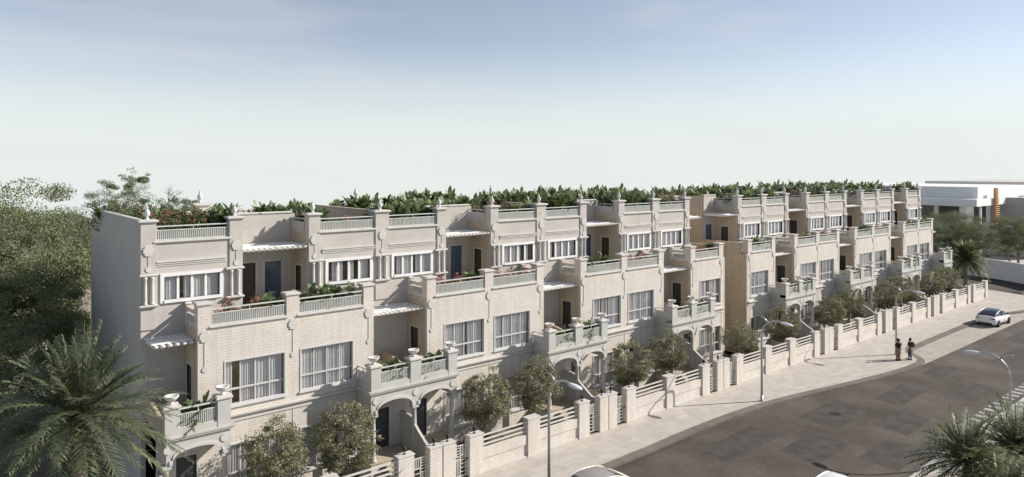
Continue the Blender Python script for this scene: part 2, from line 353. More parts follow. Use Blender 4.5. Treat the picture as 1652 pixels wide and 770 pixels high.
def railing(name,axis,a0,a1,p,z0,z1,parent,sx):
    """barred railing before a thin panel; p = outer face position"""
    mb=MB(); mb.m=0
    h=z1-z0; zt=z0+h*.72
    def bx(a,b,d0,d1,u,v):
        if axis=='x': mb.box(a,b,p+d0,p+d1,u,v)
        else: mb.box(p-d0,p-d1,a,b,u,v)
    bx(a0,a1,0,.05,z0,z0+.05); bx(a0,a1,0,.05,zt-.04,zt)
    bx(a0,a1,-.01,.06,z1-.055,z1)
    n=max(2,int((a1-a0)/.085)); d=(a1-a0)/n
    for i in range(n): bx(a0+d*(i+.3),a0+d*(i+.3)+.034,.008,.042,z0+.05,zt-.04)
    for a in (a0+.05,(a0+a1)/2,a1-.05): bx(a-.015,a+.015,.01,.04,zt,z1-.055)
    mb.m=1
    bx(a0,a1,.07,.085,z0,zt-.02)
    return mb.build(name,[M['rail'],M['railpanel']],parent,sx)
CURT={}
def curtain_mesh(w,h,seed):
    rnd=random.Random(seed); mb=MB(); segs=[]
    for k in range(4):
        a=w*k/4+.02; b=w*(k+1)/4-.02; u=rnd.random()
        if u<.74: segs.append((a,b))
        elif u<.88: segs.append((a+(b-a)*.45,b))
        elif u<.96: segs.append((a,a+(b-a)*.5))
    for a,b in segs:
        n=max(4,int((b-a)/.028)); base=len(mb.v); ph=rnd.random()*6; fr=rnd.uniform(38,55)
        for i in range(n+1):
            x=a+(b-a)*i/n; y=.045*math.sin(x*fr+ph)+.02*math.sin(x*fr*.37+ph*2)
            mb.v+=[(x,y,0),(x,y*.8,h)]
        for i in range(n): mb.face([base+2*i,base+2*i+2,base+2*i+3,base+2*i+1],True)
    me=mb.build('curtain',M['curtain'],recalc=False); d=me.data; D.objects.remove(me); return d
def get_curtain(w,h,k):
    key=(round(w,2),round(h,2),k)
    if key not in CURT: CURT[key]=curtain_mesh(w,h,hash(key)%99991 if False else int(w*977+h*331+k*7919))
    return CURT[key]
def window(parent,sx,x0,x1,z0,z1,y,thick=False,transom=True,k=0):
    """window in an opening of a wall whose outer face is at y"""
    mb=MB(); t=.11 if thick else .05; m=M['white'] if thick else M['frame']
    if thick:       # broad white surround standing proud
        mb.box(x0-.16,x0,y-.06,y+.12,z0-.14,z1+.14); mb.box(x1,x1+.16,y-.06,y+.12,z0-.14,z1+.14)
        mb.box(x0,x1,y-.06,y+.12,z1,z1+.14); mb.box(x0,x1,y-.10,y+.12,z0-.14,z0)
    else:
        e=.07
        mb.box(x0-.0,x0+e,y-.03,y+.16,z0,z1); mb.box(x1-e,x1,y-.03,y+.16,z0,z1)
        mb.box(x0+e,x1-e,y-.03,y+.16,z1-e,z1); mb.box(x0-.05,x1+.05,y-.09,y-.002,z0-.07,z0); mb.box(x0+e,x1-e,y-.03,y+.16,z0,z0+e)
        x0+=e;x1-=e;z0+=e;z1-=e
    yy=y+.07 if thick else y+.12
    cols=4
    for i in range(1,cols):
        xc=x0+(x1-x0)*i/cols; mb.box(xc-t/2,xc+t/2,yy-.03,yy+.03,z0,z1)
    if transom:
        zt=z0+(z1-z0)*.34
        for i in range(cols):
            a=x0+(x1-x0)*i/cols+(t/2 if i else 0); b=x0+(x1-x0)*(i+1)/cols-(t/2 if i<cols-1 else 0)
            mb.box(a,b,yy-.025,yy+.025,zt-.04,zt+.04)
    fr=mb.build('window',m,parent,sx)
    pn=MB(); pn.v=[(x0,yy+.005,z0),(x1,yy+.005,z0),(x1,yy+.005,z1),(x0,yy+.005,z1)]; pn.face([0,1,2,3])
    pn.f=[[0,1,2,3] if sx==1 else [3,2,1,0]]; pn.build('glass_pane',M['glass'],fr,sx,recalc=False)
    c=D.objects.new('curtain',get_curtain(x1-x0,z1-z0,k)); COL.objects.link(c); c.parent=fr
    c.location=(x0 if sx==1 else -x1,yy+.09,z0)
    # the room seen behind
    rm=MB(); X0,X1,Y0,Y1,Z0,Z1=x0-.2,x1+.2,y+.22,y+1.6,z0-.3 if transom else z0-.05,z1+.12
    rm.v=[(X0,Y0,Z0),(X1,Y0,Z0),(X1,Y1,Z0),(X0,Y1,Z0),(X0,Y0,Z1),(X1,Y0,Z1),(X1,Y1,Z1),(X0,Y1,Z1)]
    for q in ((0,1,2,3),(4,5,6,7),(0,4,7,3),(1,5,6,2),(3,2,6,7)): rm.face(list(q))
    rm.build('room_lining',M['room'],fr,sx,recalc=False)
    return fr
def door(parent,sx,axis,a0,a1,z0,z1,p,m,side=1,glassy=False):
    """p = outer face; side = direction (in p) going inwards"""
    mb=MB()
    def bx(mb,a,b,d0,d1,u,v):
        q0,q1=p+side*d0,p+side*d1
        if axis=='x': mb.box(a,b,q0,q1,u,v)
        else: mb.box(q0,q1,a,b,u,v)
    bx(mb,a0-.1,a0,-.03,.10,z0,z1+.1); bx(mb,a1,a1+.1,-.03,.10,z0,z1+.1); bx(mb,a0,a1,-.03,.10,z1,z1+.1)
    fr=mb.build('door_frame',M['trim'],parent,sx)
    d=MB(); bx(d,a0,a1,.06,.11,z0,z1)
    for zz in ((.08,.42),(.5,.92)):
        h=z1-z0; bx(d,a0+.12,a1-.12,.045,.06,z0+h*zz[0],z0+h*zz[1])
    dd=d.build('door',m,parent,sx)
    hd=MB(); bx(hd,a1-.11,a1-.07,.0,.045,z0+.95,z0+1.12); hd.build('handle',M['rim'],dd,sx)
    return dd
FIN=[(.12,0),(.13,.05),(.07,.1),(.06,.14),(.13,.22),(.17,.34),(.18,.42),(.13,.47),(.15,.5),(.12,.54),(.07,.6),(.045,.64),(.07,.68),(.06,.74),(.02,.80),(.0,.86)]
def octagon(cx,cz,rx,rz):
    c=.45
    return [(cx-rx,cz-rz*c),(cx-rx*.75,cz-rz*c),(cx-rx*.75,cz-rz*.8),(cx-rx*c,cz-rz),(cx+rx*c,cz-rz),(cx+rx*.75,cz-rz*.8),(cx+rx*.75,cz-rz*c),(cx+rx,cz-rz*c),(cx+rx,cz+rz*c),(cx+rx*.75,cz+rz*c),(cx+rx*.75,cz+rz*.8),(cx+rx*c,cz+rz),(cx-rx*c,cz+rz),(cx-rx*.75,cz+rz*.8),(cx-rx*.75,cz+rz*c),(cx-rx,cz+rz*c)]
def ornament(parent,sx,cx,y,zc,zb,m):
    mb=MB(); mb.prism(octagon(cx,zc,.22,.24),'y',y-.05,y-.001)
    mb.box(cx-.018,cx+.018,y-.025,y-.001,zb+.1,zc-.24)
    mb.prism(octagon(cx,zb,.12,.12),'y',y-.035,y-.001)
    mb.build('wall_ornament',m,parent,sx)
def half_pillar(c,w2,own,end,lim=6.0):
    pass
Y0=32.8
F2=2.1     # third floor facade
F3=4.4     # third floor recess wall
BACK=14.6
def build_house(sx,end0,end6,k0):
    root=empty('town_house',(0,0,0))
    own = sx==1                      # the straight-hand house carries the pieces on both party lines
    c0 = own or end0; c6 = own or end6
    P=lambda mb,n,m,par=root: mb.build(n,M[m],par,sx)
    # ---- brick body
    b=MB()
    x0g=0
    wall(b,'x',0,.2,0,6,0,4.45,[(.35,3.22,1.0,3.15),(4.40,5.25,1.0,3.1)])
    wall(b,'x',0,.2,0,4.35,4.45,8.42,[(.35,3.22,4.88,6.98)])
    b.box(0,4.148,.0,.2,8.42,8.55)
    b.box(4.15,4.35,0,.2,8.42,8.55)
    P(b,'brick_wall','brick')
    b=MB(); wall(b,'y',4.15,4.35,.2,F2-.001,4.45,8.55,[(.9,1.7,4.55,6.75)]); P(b,'side_wall','brick_tan')
    b=MB(); wall(b,'y',1.7,1.9,F2+.2,F3,8.4,12.3,[(3.0,3.75,8.45,10.55)]); P(b,'side_wall','brick_tan')
    # ---- grey stucco upper storey
    u=MB()
    wall(u,'x',F2,F2+.2,4.352,6,4.45,8.4)
    wall(u,'x',F2,F2+.2,1.7,6,8.4,12.3,[(2.78,5.24,9.69,10.76)])
    wall(u,'x',F3,F3+.2,0,1.9,8.4,13.28,[(.25,1.15,8.45,10.75)])
    P(u,'stucco_wall','stucco')
    r=MB(); r.box(0,6,BACK,BACK+.2,0,12.9); r.cap(0,6,BACK,BACK+.2,12.9,13.02)
    P(r,'rear_wall','brick')
    r=MB(); r.cap(0,1.7,F3,F3+.2,13.28,13.4,.06); P(r,'coping','trim')
    # slabs
    s=MB(); s.box(.02,1.9,F3+.21,BACK,12.1,12.25); s.box(1.901,5.98,F2+.21,BACK,12.1,12.25); P(s,'roof_slab','roof')
    s=MB(); s.box(0,4.14,.21,F2,8.2,8.4); s.box(0,1.69,F2,F3,8.2,8.4); P(s,'terrace_floor','tile')
    s=MB(); s.box(.02,5.98,.21,BACK,.1,.9); s.box(.02,4.1,.21,F2+.1,4.2,4.35); s.box(1.95,5.98,F2+.21,BACK,8.15,8.32); P(s,'inner_floor','room')
    # ---- trims
    t=MB(); t.box(0,3.38,-.05,-.002,4.16,4.22); t.prism([(-.002,4.3),(-.07,4.36),(-.15,4.42),(-.16,4.5),(-.002,4.52)],'x',0,3.38)
    P(t,'string_course','trim')
    # second storey parapet
    def pillar(name,x0,x1,y0,y1,z0,z1,zc,m,o=.07):
        q=MB(); q.box(x0,x1,y0,y1,z0,z1); w_=q.build(name,M[m],root,sx)
        c=MB(); c.cap(x0,x1,y0,y1,z1,zc,o); c.build('pillar_cap',M['trim'],w_,sx); return w_
    xa=.31 if c0 and not(end0) else (.58 if end0 else .31)
    if c0:
        a,b_=(0,.58) if end0 else (-.31,.31)
        pillar('parapet_pillar',a,b_,0.0,.55,8.551,9.58,9.73,'brick')
        ornament(root,sx,(a+b_)/2,0,8.22,6.75,M['trim'])
        l=MB(); l.box((a+b_)/2-.02,(a+b_)/2+.02,-.02,-.001,.5,4.28); P(l,'wall_strip','trim')
    pillar('parapet_pillar',3.77,4.35,0.0,.55,8.551,9.58,9.73,'brick')
    ornament(root,sx,4.06,0,8.22,6.75,M['trim'])
    l=MB(); l.cap(xa,3.77,-.0,.2,8.551,8.66,.09,.03); P(l,'parapet_ledge','trim')
    railing('terrace_railing','x',xa,3.77,.05,8.67,9.42,root,sx)
    # side return: low pier against the wall and short railing
    pillar('parapet_pillar',4.13,4.35,F2-.32,F2-.01,8.551,9.4,9.52,'brick',.05)
    q=MB(); q.box(4.17,4.33,.56,F2-.33,8.551,8.72); q.box(4.17,4.33,.56,F2-.33,9.2,9.34); P(q,'side_parapet','brick')
    railing('side_railing','y',.58,F2-.35,4.30,8.73,9.19,root,sx)
    # roof parapet
    def roofp(a,b_,cx):
        q=MB(); q.box(a,b_,F2-.06,F2-.001,10.96,12.3); q.box(a,b_,F2-.06,F2+.5,12.301,13.24)
        lo=MB(); lo.box(a,b_,F2-.06,F2-.001,8.42,9.42); P(lo,'pilaster_base','stucco')
        w_=q.build('roof_pillar',M['stucco'],root,sx)
        c=MB(); c.cap(a,b_,F2-.06,F2+.5,13.24,13.40,.1,.06); c.build('pillar_cap',M['trim'],w_,sx)
        f=MB(); f.lathe([(r_*.8,z*.76+13.4) for r_,z in FIN],(a+b_)/2,F2+.22,12); f.build('urn_finial',M['urn'],w_,sx)
    def colonnettes(a,b_):
        for zz in (10.82,9.43): q=MB(); q.cap(a-.02,b_+.02,F2-.16,F2-.002,zz,zz+.13,.05,.05); P(q,'pilaster_shelf','trim')
        for cx in (a+(b_-a)*.27,a+(b_-a)*.73):
            c=MB(); c.lathe([(.1,9.56),(.1,9.62),(.075,9.65),(.085,9.75),(.078,10.3),(.066,10.68),(.09,10.72),(.1,10.76),(.1,10.82)],cx,F2-.10,10); P(c,'colonnette','trim')
    if end6: e6=(5.58,6.212)
    else: e6=(5.59,6.41)
    roofp(1.7,2.32,2.0); ornament(root,sx,2.01,F2-.06,12.0,11.15,M['trim']); colonnettes(1.72,2.45)
    if c6:
        roofp(*e6,0); ornament(root,sx,sum(e6)/2,F2-.06,12.0,11.15,M['trim']); colonnettes(*e6)
    l=MB(); l.cap(2.32,5.58,F2,F2+.25,12.301,12.42,.10,.04); P(l,'parapet_ledge','trim')
    railing('roof_railing','x',2.32,5.58,F2+.03,12.43,13.10,root,sx)
    railing('side_railing','y',F2+.52,F3-.01,1.88,12.31,13.0,root,-sx) if False else None
    q=MB(); q.box(1.72,1.88,F2+.5,F3-.002,12.301,12.45); P(q,'side_parapet','stucco')
    railing('side_railing','y',F2+.52,F3-.02,1.76,12.46,13.1,root,sx)
    l=MB()
    for i,(z,dz,pj) in enumerate(((11.42,.05,.09),(11.33,.06,.06),(11.24,.06,.03))): l.box(2.46,5.56,F2-pj,F2-.001,z,z+dz)
    P(l,'moulding','trim')
    # windows and doors
    window(root,sx,.35,3.22,1.0,3.15,0,False,True,k0)
    window(root,sx,.35,3.22,4.88,6.98,0,False,True,k0+1)
    window(root,sx,2.78,5.24,9.69,10.76,F2,True,False,k0+2)
    door(root,sx,'x',4.40,5.25,1.0,3.1,0,M['slate_door'])
    door(root,sx,'y',.9,1.7,4.55,6.75,4.35,M['door'],-1)
    door(root,sx,'y',3.0,3.75,8.45,10.55,1.7,M['door'],1)
    door(root,sx,'x',.25,1.15,8.45,10.75,F3,M['glass_door'] if own else M['door'])
    # ---- pergolas
    def pergola(x0,x1,y0,y1,z,n):
        q=MB()
        for i in range(n):
            xc=x0+(x1-x0)*(i+.5)/n
            q.prism([(y0-.28,z+.17),(y0-.28,z+.10),(y0-.02,z),(y1-.002,z),(y1-.002,z+.17)],'x',xc-.06,xc+.06)
        m_=4
        for j in range(m_):
            yc=y0+.1+(y1-y0-.25)*j/(m_-1); q.box(x0,x1,yc-.045,yc+.045,z+.171,z+.23)
        P(q,'pergola','pergola')
    pergola(4.37,5.97 if not end6 else 6.1,.5,F2,7.86,6)
    pergola(.03,1.69,F2+.25,F3,11.55,6)
    # ---- porch
    px=3.4; yf=-1.5
    q=MB(); q.box(px,6,yf,-.002,.02,.92); P(q,'porch_base','brick')
    q=MB(); q.box(px-.04,6,yf-.04,-.002,.921,1.0); P(q,'porch_floor','tile')
    ax0,ax1=(px+.34,5.76); zs,zc=3.52,4.0
    n=16; arc=[]
    for i in range(n+1):
        th=PI*i/n; arc.append(((ax0+ax1)/2-(ax1-ax0)/2*math.cos(th), zs+(zc-zs)*math.sin(th)**.8))
    b=MB()
    # wall face with the arch opening cut as strips
    top=4.42
    for (xa_,za),(xb,zb) in zip(arc[:-1],arc[1:]): b.prism([(xa_,za),(xb,zb),(xb,top),(xa_,top)],'y',yf,yf+.25)
    b.box(px,ax0,yf,yf+.25,3.43,top); b.box(ax1,6,yf,yf+.25,3.43,top)
    b.box(px,px+.2,yf+.25,-.002,3.43,top)
    P(b,'porch_beam','render')
    b=MB()
    for (xa_,za),(xb,zb) in zip(arc[:-1],arc[1:]):
        b.prism([(xa_,za-.02),(xb,zb-.02),(xb,zb+.12),(xa_,za+.12)],'y',yf-.05,yf-.001)
    b.box(ax0-.12,ax0,yf-.06,yf-.001,3.44,3.62); b.box(ax1,ax1+.12,yf-.06,yf-.001,3.44,3.62)
    P(b,'arch_moulding','trim')
    def disc(cx):
        b=MB(); b.prism([(cx+.17*math.cos(2*PI*i/20),4.08+.17*math.sin(2*PI*i/20)) for i in range(20)],'y',yf-.04,yf-.001); P(b,'roundel','trim')
    disc(px+.26)
    if c6: disc(6 if not end6 else 5.93)
    cs=[px+.2]+([6.0] if c6 else [])
    for cx in cs:
        if cx==6.0 and end6: cx=5.98
        c=MB(); c.lathe([(.19,1.0),(.19,1.08),(.15,1.12),(.145,1.2),(.13,2.4),(.115,3.15),(.15,3.2),(.15,3.24),(.12,3.27)],cx,yf+.18,14); c.box(cx-.19,cx+.19,yf-.01,yf+.37,3.27,3.429)
        P(c,'porch_column','render')
    q=MB(); q.box(px,6,yf,F2-.002,4.421,4.50)
    P(q,'balcony_floor','tile')
    q=MB(); q.box(px-.10,6,yf-.10,yf-.002,4.44,4.52); q.box(px-.14,6,yf-.14,yf-.002,4.521,4.60); q.box(px-.10,px-.002,yf-.001,-.002,4.44,4.52); q.box(px-.14,px-.002,yf-.001,-.002,4.521,4.60)
    P(q,'porch_cornice','render')
    q=MB(); q.box(px,6,yf,yf+.22,4.501,4.84); q.box(px,px+.2,yf+.22,-.002,4.501,4.84); P(q,'balcony_parapet','render')
    pillar('balcony_pillar',px,px+.55,yf-.02,yf+.5,4.601,5.72,5.88,'render')
    if c6:
        a,b_=(5.5,6.05) if end6 else (5.68,6.32)
        pillar('balcony_pillar',a,b_,yf-.02,yf+.5,4.601,5.72,5.88,'render')
    a6=5.5 if end6 else 5.68
    railing('balcony_railing','x',px+.55,a6,yf+.06,4.85,5.70,root,sx)
    railing('side_railing','y',yf+.5,-.01,px+.14,4.85,5.6,root,-sx) if False else None
    q=railing('side_railing','y',yf+.52,-.02,px+.12,4.85,5.6,root,sx)
    # steps
    q=MB()
    for i in range(5): q.box(4.1,5.9,yf-.045-.28*(i+1),yf-.045-.28*i,.0,.84-.17*i)
    P(q,'porch_steps','tile')
    if c6:
        q=MB(); prof=[(-.01,1.0),(-.01,2.75),(yf+.6,2.75)]
        for i in range(9):
            t_=i/8; prof.append((yf+.35-1.5*t_,2.7-1.05*(t_**.75)))
        prof+=[(-3.7,1.62),(-3.7,.03),(yf-.05,.03),(yf-.05,1.0)]
        prof=[p for p in prof]
        xx=5.99 if end6 else 6
        q.prism(prof,'x',xx-.07,xx+.07); P(q,'stair_wall','render')
        q=MB(); q.prism([(yf+.55,4.501),(F2-.02,4.501),(F2-.02,5.5),(1.2,5.5),(yf+.55,5.15)],'x',xx-.07,xx+.07); P(q,'balcony_divider','brick_tan')
        q=MB(); q.box(xx-.1,xx+.1,F2+.8,BACK-.001,12.251,13.28); q.cap(xx-.1,xx+.1,F2+.8,BACK-.001,13.28,13.37,.04,.03); P(q,'roof_party_wall','brick_tan')
    if end6:
        q=MB(); q.box(6.0,6.2,F2+.001,BACK-2.4,0,13.26); q.box(6.0,6.2,BACK-2.4,BACK+.3,0,12.2); o=P(q,'gable_wall','gable')
        c=MB(); c.cap(6.0,6.2,F2+.5,BACK-2.4,13.26,13.40,.05); c.build('coping',M['trim'],o,sx)
    if end0:
        q=MB(); q.box(-.2,-.002,.002,F3+.1,0,8.54); q.box(-.2,-.002,.6,F3+.1,8.54,9.45); q.box(-.2,-.002,F3+.1,BACK,0,13.3); P(q,'gable_wall','brick_tan')
    return root
ORD=['first','second','third','fourth','fifth','sixth','seventh','eighth','ninth','tenth','eleventh','twelfth','thirteenth','fourteenth']
houses=[]   # (x0, sx)
for i in range(7): houses.append((13.4+12*((i+1)//2)*1.0 if True else 0, -1 if i%2==0 else 1))
houses=[(13.4,-1),(13.4,1),(25.4,-1),(25.4,1),(37.4,-1),(37.4,1),(49.4,-1),(53,1),(65,-1),(65,1),(77,-1),(77,1),(89,-1),(89,1)]
protos={}
for i,(x0,sx) in enumerate(houses):
    end6=i in (0,13); end0=i in (6,7)
    key=(sx,end0,end6)
    if key not in protos:
        h=build_house(sx,end0,end6,i*3); protos[key]=h
    else:
        h=copy_tree(protos[key])
        for ch in h.children:
            for c in ch.children:
                if c.name.startswith('curtain'):
                    bb=c.data; ws=[q for q in CURT.items() if q[1]==bb]
                    if ws: c.data=get_curtain(ws[0][0][0],ws[0][0][1],(i*5+ws[0][0][2])%9+20)
    h.location=(x0,Y0,0)
    extra={0:'with the windowless grey gable',6:'before the gap',7:'just past the gap',13:'at the far end'}.get(i,'')
    side='first' if i<7 else 'second'
    tag(h,f'{ORD[i]} cream brick town house from the left {extra}'.strip(),'town house','town houses of the two terraces')
# ------------------------------------------------------------------ front garden walls, gates
YF=28.8
def lantern(mb_parent,sx,cx,cy,z):
    q=MB(); q.lathe([(.07,z),(.07,z+.03),(.02,z+.05),(.02,z+.1),(.06,z+.12),(.075,z+.26),(.1,z+.28),(.03,z+.36),(.0,z+.4)],cx,cy,8,False)
    q.build('lantern',M['metal'],mb_parent,sx)
def fpillar(root,sx,x0,x1,lan=True):
    q=MB(); q.box(x0,x1,-.02,.42,-.1,2.02); w_=q.build('pillar',M['brick'],root,sx)
    c=MB(); c.cap(x0,x1,-.02,.42,2.02,2.10,.03,.02); c.build('pillar_cap',M['trim'],w_,sx)
    if lan: lantern(w_,sx,(x0+x1)/2,.2,2.10)
def fpanel(root,sx,x0,x1):
    q=MB(); q.box(x0,x1,.10,.28,-.1,.70); q.box(x0,x1,.05,.28,.701,1.22); q.build('wall_panel',M['brick'],root,sx)
    q=MB(); q.box(x0,x1,.03,.099,-.1,.1); q.build('plinth_moulding',M['trim'],root,sx)
    q=MB()
    for z in (1.36,1.60,1.84): q.box(x0,x1,.13,.20,z,z+.075)
    q.build('rails',M['trim'],root,sx)
def gate(root,sx,x0,x1):
    q=MB(); z0,z1=.12,1.72; ya,yb=.16,.2
    w_=x1-x0
    q.box(x0,x0+.04,ya,yb,z0,z1); q.box(x1-.04,x1,ya,yb,z0,z1); q.box(x0+.04,x1-.04,ya,yb,z1-.04,z1); q.box(x0+.04,x1-.04,ya,yb,z0,z0+.04)
    xm=x0+w_*.52; q.box(xm-.02,xm+.02,ya,yb,z0+.04,z1-.04)
    for k in range(1,4): x=x0+.04+(xm-x0-.06)*k/4; q.box(x-.014,x+.014,ya+.006,yb-.006,z1-.5,z1-.04)
    q.box(x0+.04,xm-.02,ya,yb,z1-.54,z1-.5)
    for k in range(1,5): z=z0+.04+(z1-z0-.6)*k/5; q.box(x0+.04,xm-.02,ya,yb,z-.014,z+.014)
    for k in range(1,5): z=z0+.9+(z1-z0-.9)*k/5; q.box(xm+.02,x1-.04,ya,yb,z-.014,z+.014)
    q.box(xm+.02,x1-.04,ya,yb,z0+.86,z0+.9)
    for k in range(1,4): x=xm+(x1-.04-xm)*k/4; q.box(x-.014,x+.014,ya+.006,yb-.006,z0+.04,z0+.86)
    o=q.build('gate',M['rail'],root,sx)
    h=MB(); h.box(x0+.06,x0+.12,ya-.04,ya-.001,.9,1.02); h.build('handle',M['metal'],o,sx)
def fence_seg(sx,end0):
    r=empty('garden_wall',(0,0,0))
    if sx==1 or end0:
        fpillar(r,sx,-.43,.43,False)
    fpanel(r,sx,.43,3.5); fpillar(r,sx,3.5,4.35); gate(r,sx,4.37,5.23); fpillar(r,sx,5.25,5.96); return r
fp={}
for i,(x0,sx) in enumerate(houses):
    key=(sx,i==6)
    if key not in fp: f=fence_seg(*key); fp[key]=f
    else: f=copy_tree(fp[key])
    f.location=(x0,YF,0)
    tag(f,f'cream front garden wall with gate and rails before the {ORD[i]} town house from the left','garden wall','front garden walls along the pavement')
r=empty('garden_wall',(49.83,YF,0)); fpanel(r,1,0,2.74); tag(r,'short cream garden wall with rails closing the gap between the two terraces','garden wall','front garden walls along the pavement')
r=empty('garden_wall',(95,YF,0)); fpanel(r,1,-.03,3.45); fpillar(r,1,3.45,4.25,False); tag(r,'last cream garden wall panel with end pillar at the far street corner','garden wall','front garden walls along the pavement')
# ------------------------------------------------------------------ leaves helper
def leafmesh(name,P,S,mats,mi=None,aspect=.5,rng=None,updir=.3,curl=False):
    """N diamond leaves: centres P (N,3), sizes S (N,)"""
    n=len(P); rng=rng or np.random.default_rng(1)
    d=rng.normal(size=(n,3)); d[:,2]+=updir; d/=np.linalg.norm(d,axis=1)[:,None]
    e=rng.normal(size=(n,3)); e-=d*(e*d).sum(1)[:,None]; e/=np.linalg.norm(e,axis=1)[:,None]
    S=S[:,None]
    v=np.empty((n,4,3)); v[:,0]=P-d*S*.5; v[:,1]=P+e*S*aspect*.5; v[:,2]=P+d*S*.5; v[:,3]=P-e*S*aspect*.5
    return v.reshape(-1,3)
def quadobj(name,V,mats,parent=None,mi=None,loc=None):
    n=len(V)//4; me=D.meshes.new(name); me.vertices.add(len(V)); me.vertices.foreach_set('co',np.ascontiguousarray(V,dtype=np.float32).ravel())
    me.loops.add(4*n); me.loops.foreach_set('vertex_index',np.arange(4*n,dtype=np.int32))
    me.polygons.add(n); me.polygons.foreach_set('loop_start',np.arange(0,4*n,4,dtype=np.int32)); me.polygons.foreach_set('loop_total',np.full(n,4,dtype=np.int32))
    for m in (mats if isinstance(mats,(list,tuple)) else [mats]): me.materials.append(m)
    if mi is not None: me.polygons.foreach_set('material_index',np.asarray(mi,dtype=np.int32))
    me.update(calc_edges=True); me.validate()
    o=D.objects.new(name,me); COL.objects.link(o)
    if parent: o.parent=parent
    if loc: o.location=loc
    return o
def blades(rng,bases,dirs,lens,wid,droop,nseg=3):
    """long leaves from base point along dir, arching down; returns quads"""
    n=len(bases); Q=[]
    side=np.cross(dirs,np.array([0,0,1.0])); side/=np.linalg.norm(side,axis=1)[:,None]+1e-6
    prof=[.35,1,.85,.0] if nseg==3 else [.6,1,0]
    prev=None
    for k in range(nseg+1):
        t=k/nseg
        c=bases+dirs*lens[:,None]*t; c=c.copy(); c[:,2]-=droop*lens*t*t
        wv=side*(wid*prof[k]*.5)[:,None]
        cur=(c-wv,c+wv)
        if prev is not None:
            q=np.empty((n,4,3)); q[:,0]=prev[0]; q[:,1]=prev[1]; q[:,2]=cur[1]; q[:,3]=cur[0]; Q.append(q.reshape(-1,3))
        prev=cur
    return np.concatenate(Q)
def plant_proto(kind,L_,W,Hh,seed):
    """a planting bed L_ long, W deep, Hh tall; origin at base centre"""
    rng=np.random.default_rng(seed); V=[];MI=[]
    if kind in('leafy','mixed'):
        nc=int(L_*8)+2
        for c in range(nc):
            bx=rng.uniform(-L_/2,L_/2); by=rng.uniform(-W/2,W/2); hh=Hh*rng.uniform(.65,1.05)
            m=int(rng.integers(18,26)); th=rng.uniform(0,2*PI,m); el=rng.uniform(.35,1.35,m)
            d=np.stack([np.cos(th)*np.cos(el),np.sin(th)*np.cos(el),np.sin(el)],1)
            base=np.tile([bx,by,0.],(m,1)); base[:,2]=rng.uniform(.1,.65,m)*hh; base[:,:2]+=rng.normal(0,.06,(m,2))
            q=blades(rng,base,d,rng.uniform(.3,.55,m)*hh,rng.uniform(.12,.21,m)*(Hh**.5),.3); V.append(q); MI+= [0 if c%3 else 1]*(len(q)//4)
    if kind in('flower','mixed'):
        n=int(900*L_*W/1.0*max(Hh,.6)) if kind=='flower' else int(350*L_)
        p=np.stack([rng.uniform(-L_/2,L_/2,n),rng.uniform(-W/2,W/2,n),rng.uniform(.05,1,n)],1)
        top=.6+.35*np.sin(p[:,0]*5+seed)*np.cos(p[:,1]*6)+.12*rng.normal(size=n)
        top=np.clip(top,.35,1.0)*Hh*(.85 if kind=='flower' else .6); p[:,2]*=top
        V.append(leafmesh('',p,rng.uniform(.07,.16,n),None,rng=rng,updir=.8)); MI+=[1]*n
        k=int(110*L_); 
        q=np.stack([rng.uniform(-L_/2,L_/2,k),rng.uniform(-W/2,W/2,k),np.zeros(k)],1)
        top=.6+.35*np.sin(q[:,0]*5+seed)*np.cos(q[:,1]*6); q[:,2]=np.clip(top,.35,1.0)*Hh*(.85 if kind=='flower' else .62)*rng.uniform(.85,1.08,k)
        # drop flowers in small bunches
        f=np.repeat(q,3,axis=0)+rng.normal(0,.025,(3*k,3)); V.append(leafmesh('',f,rng.uniform(.05,.10,3*k),None,aspect=.8,rng=rng)); MI+=[2]*(3*k)
    V=np.concatenate(V)
    fm=M['flower'] if seed%2 else M['flower_pink']
    o=quadobj('p',V,[M['leaf'],M['leaf_dark'],fm],mi=MI); me=o.data; D.objects.remove(o); return me
PL={}
def plants(kind,name,loc,label,cat,group,var,size,sc=(1,1,1),rz=0):
    key=(kind,size,var)
    if key not in PL: PL[key]=plant_proto(kind,*size,seed=11+var*7+len(kind)+int(size[0]*10))
    o=D.objects.new(name,PL[key]); COL.objects.link(o); o.location=loc; o.scale=sc; o.rotation_euler=(0,0,rz)
    return tag(o,label,cat,group)
rn=random.Random(5)
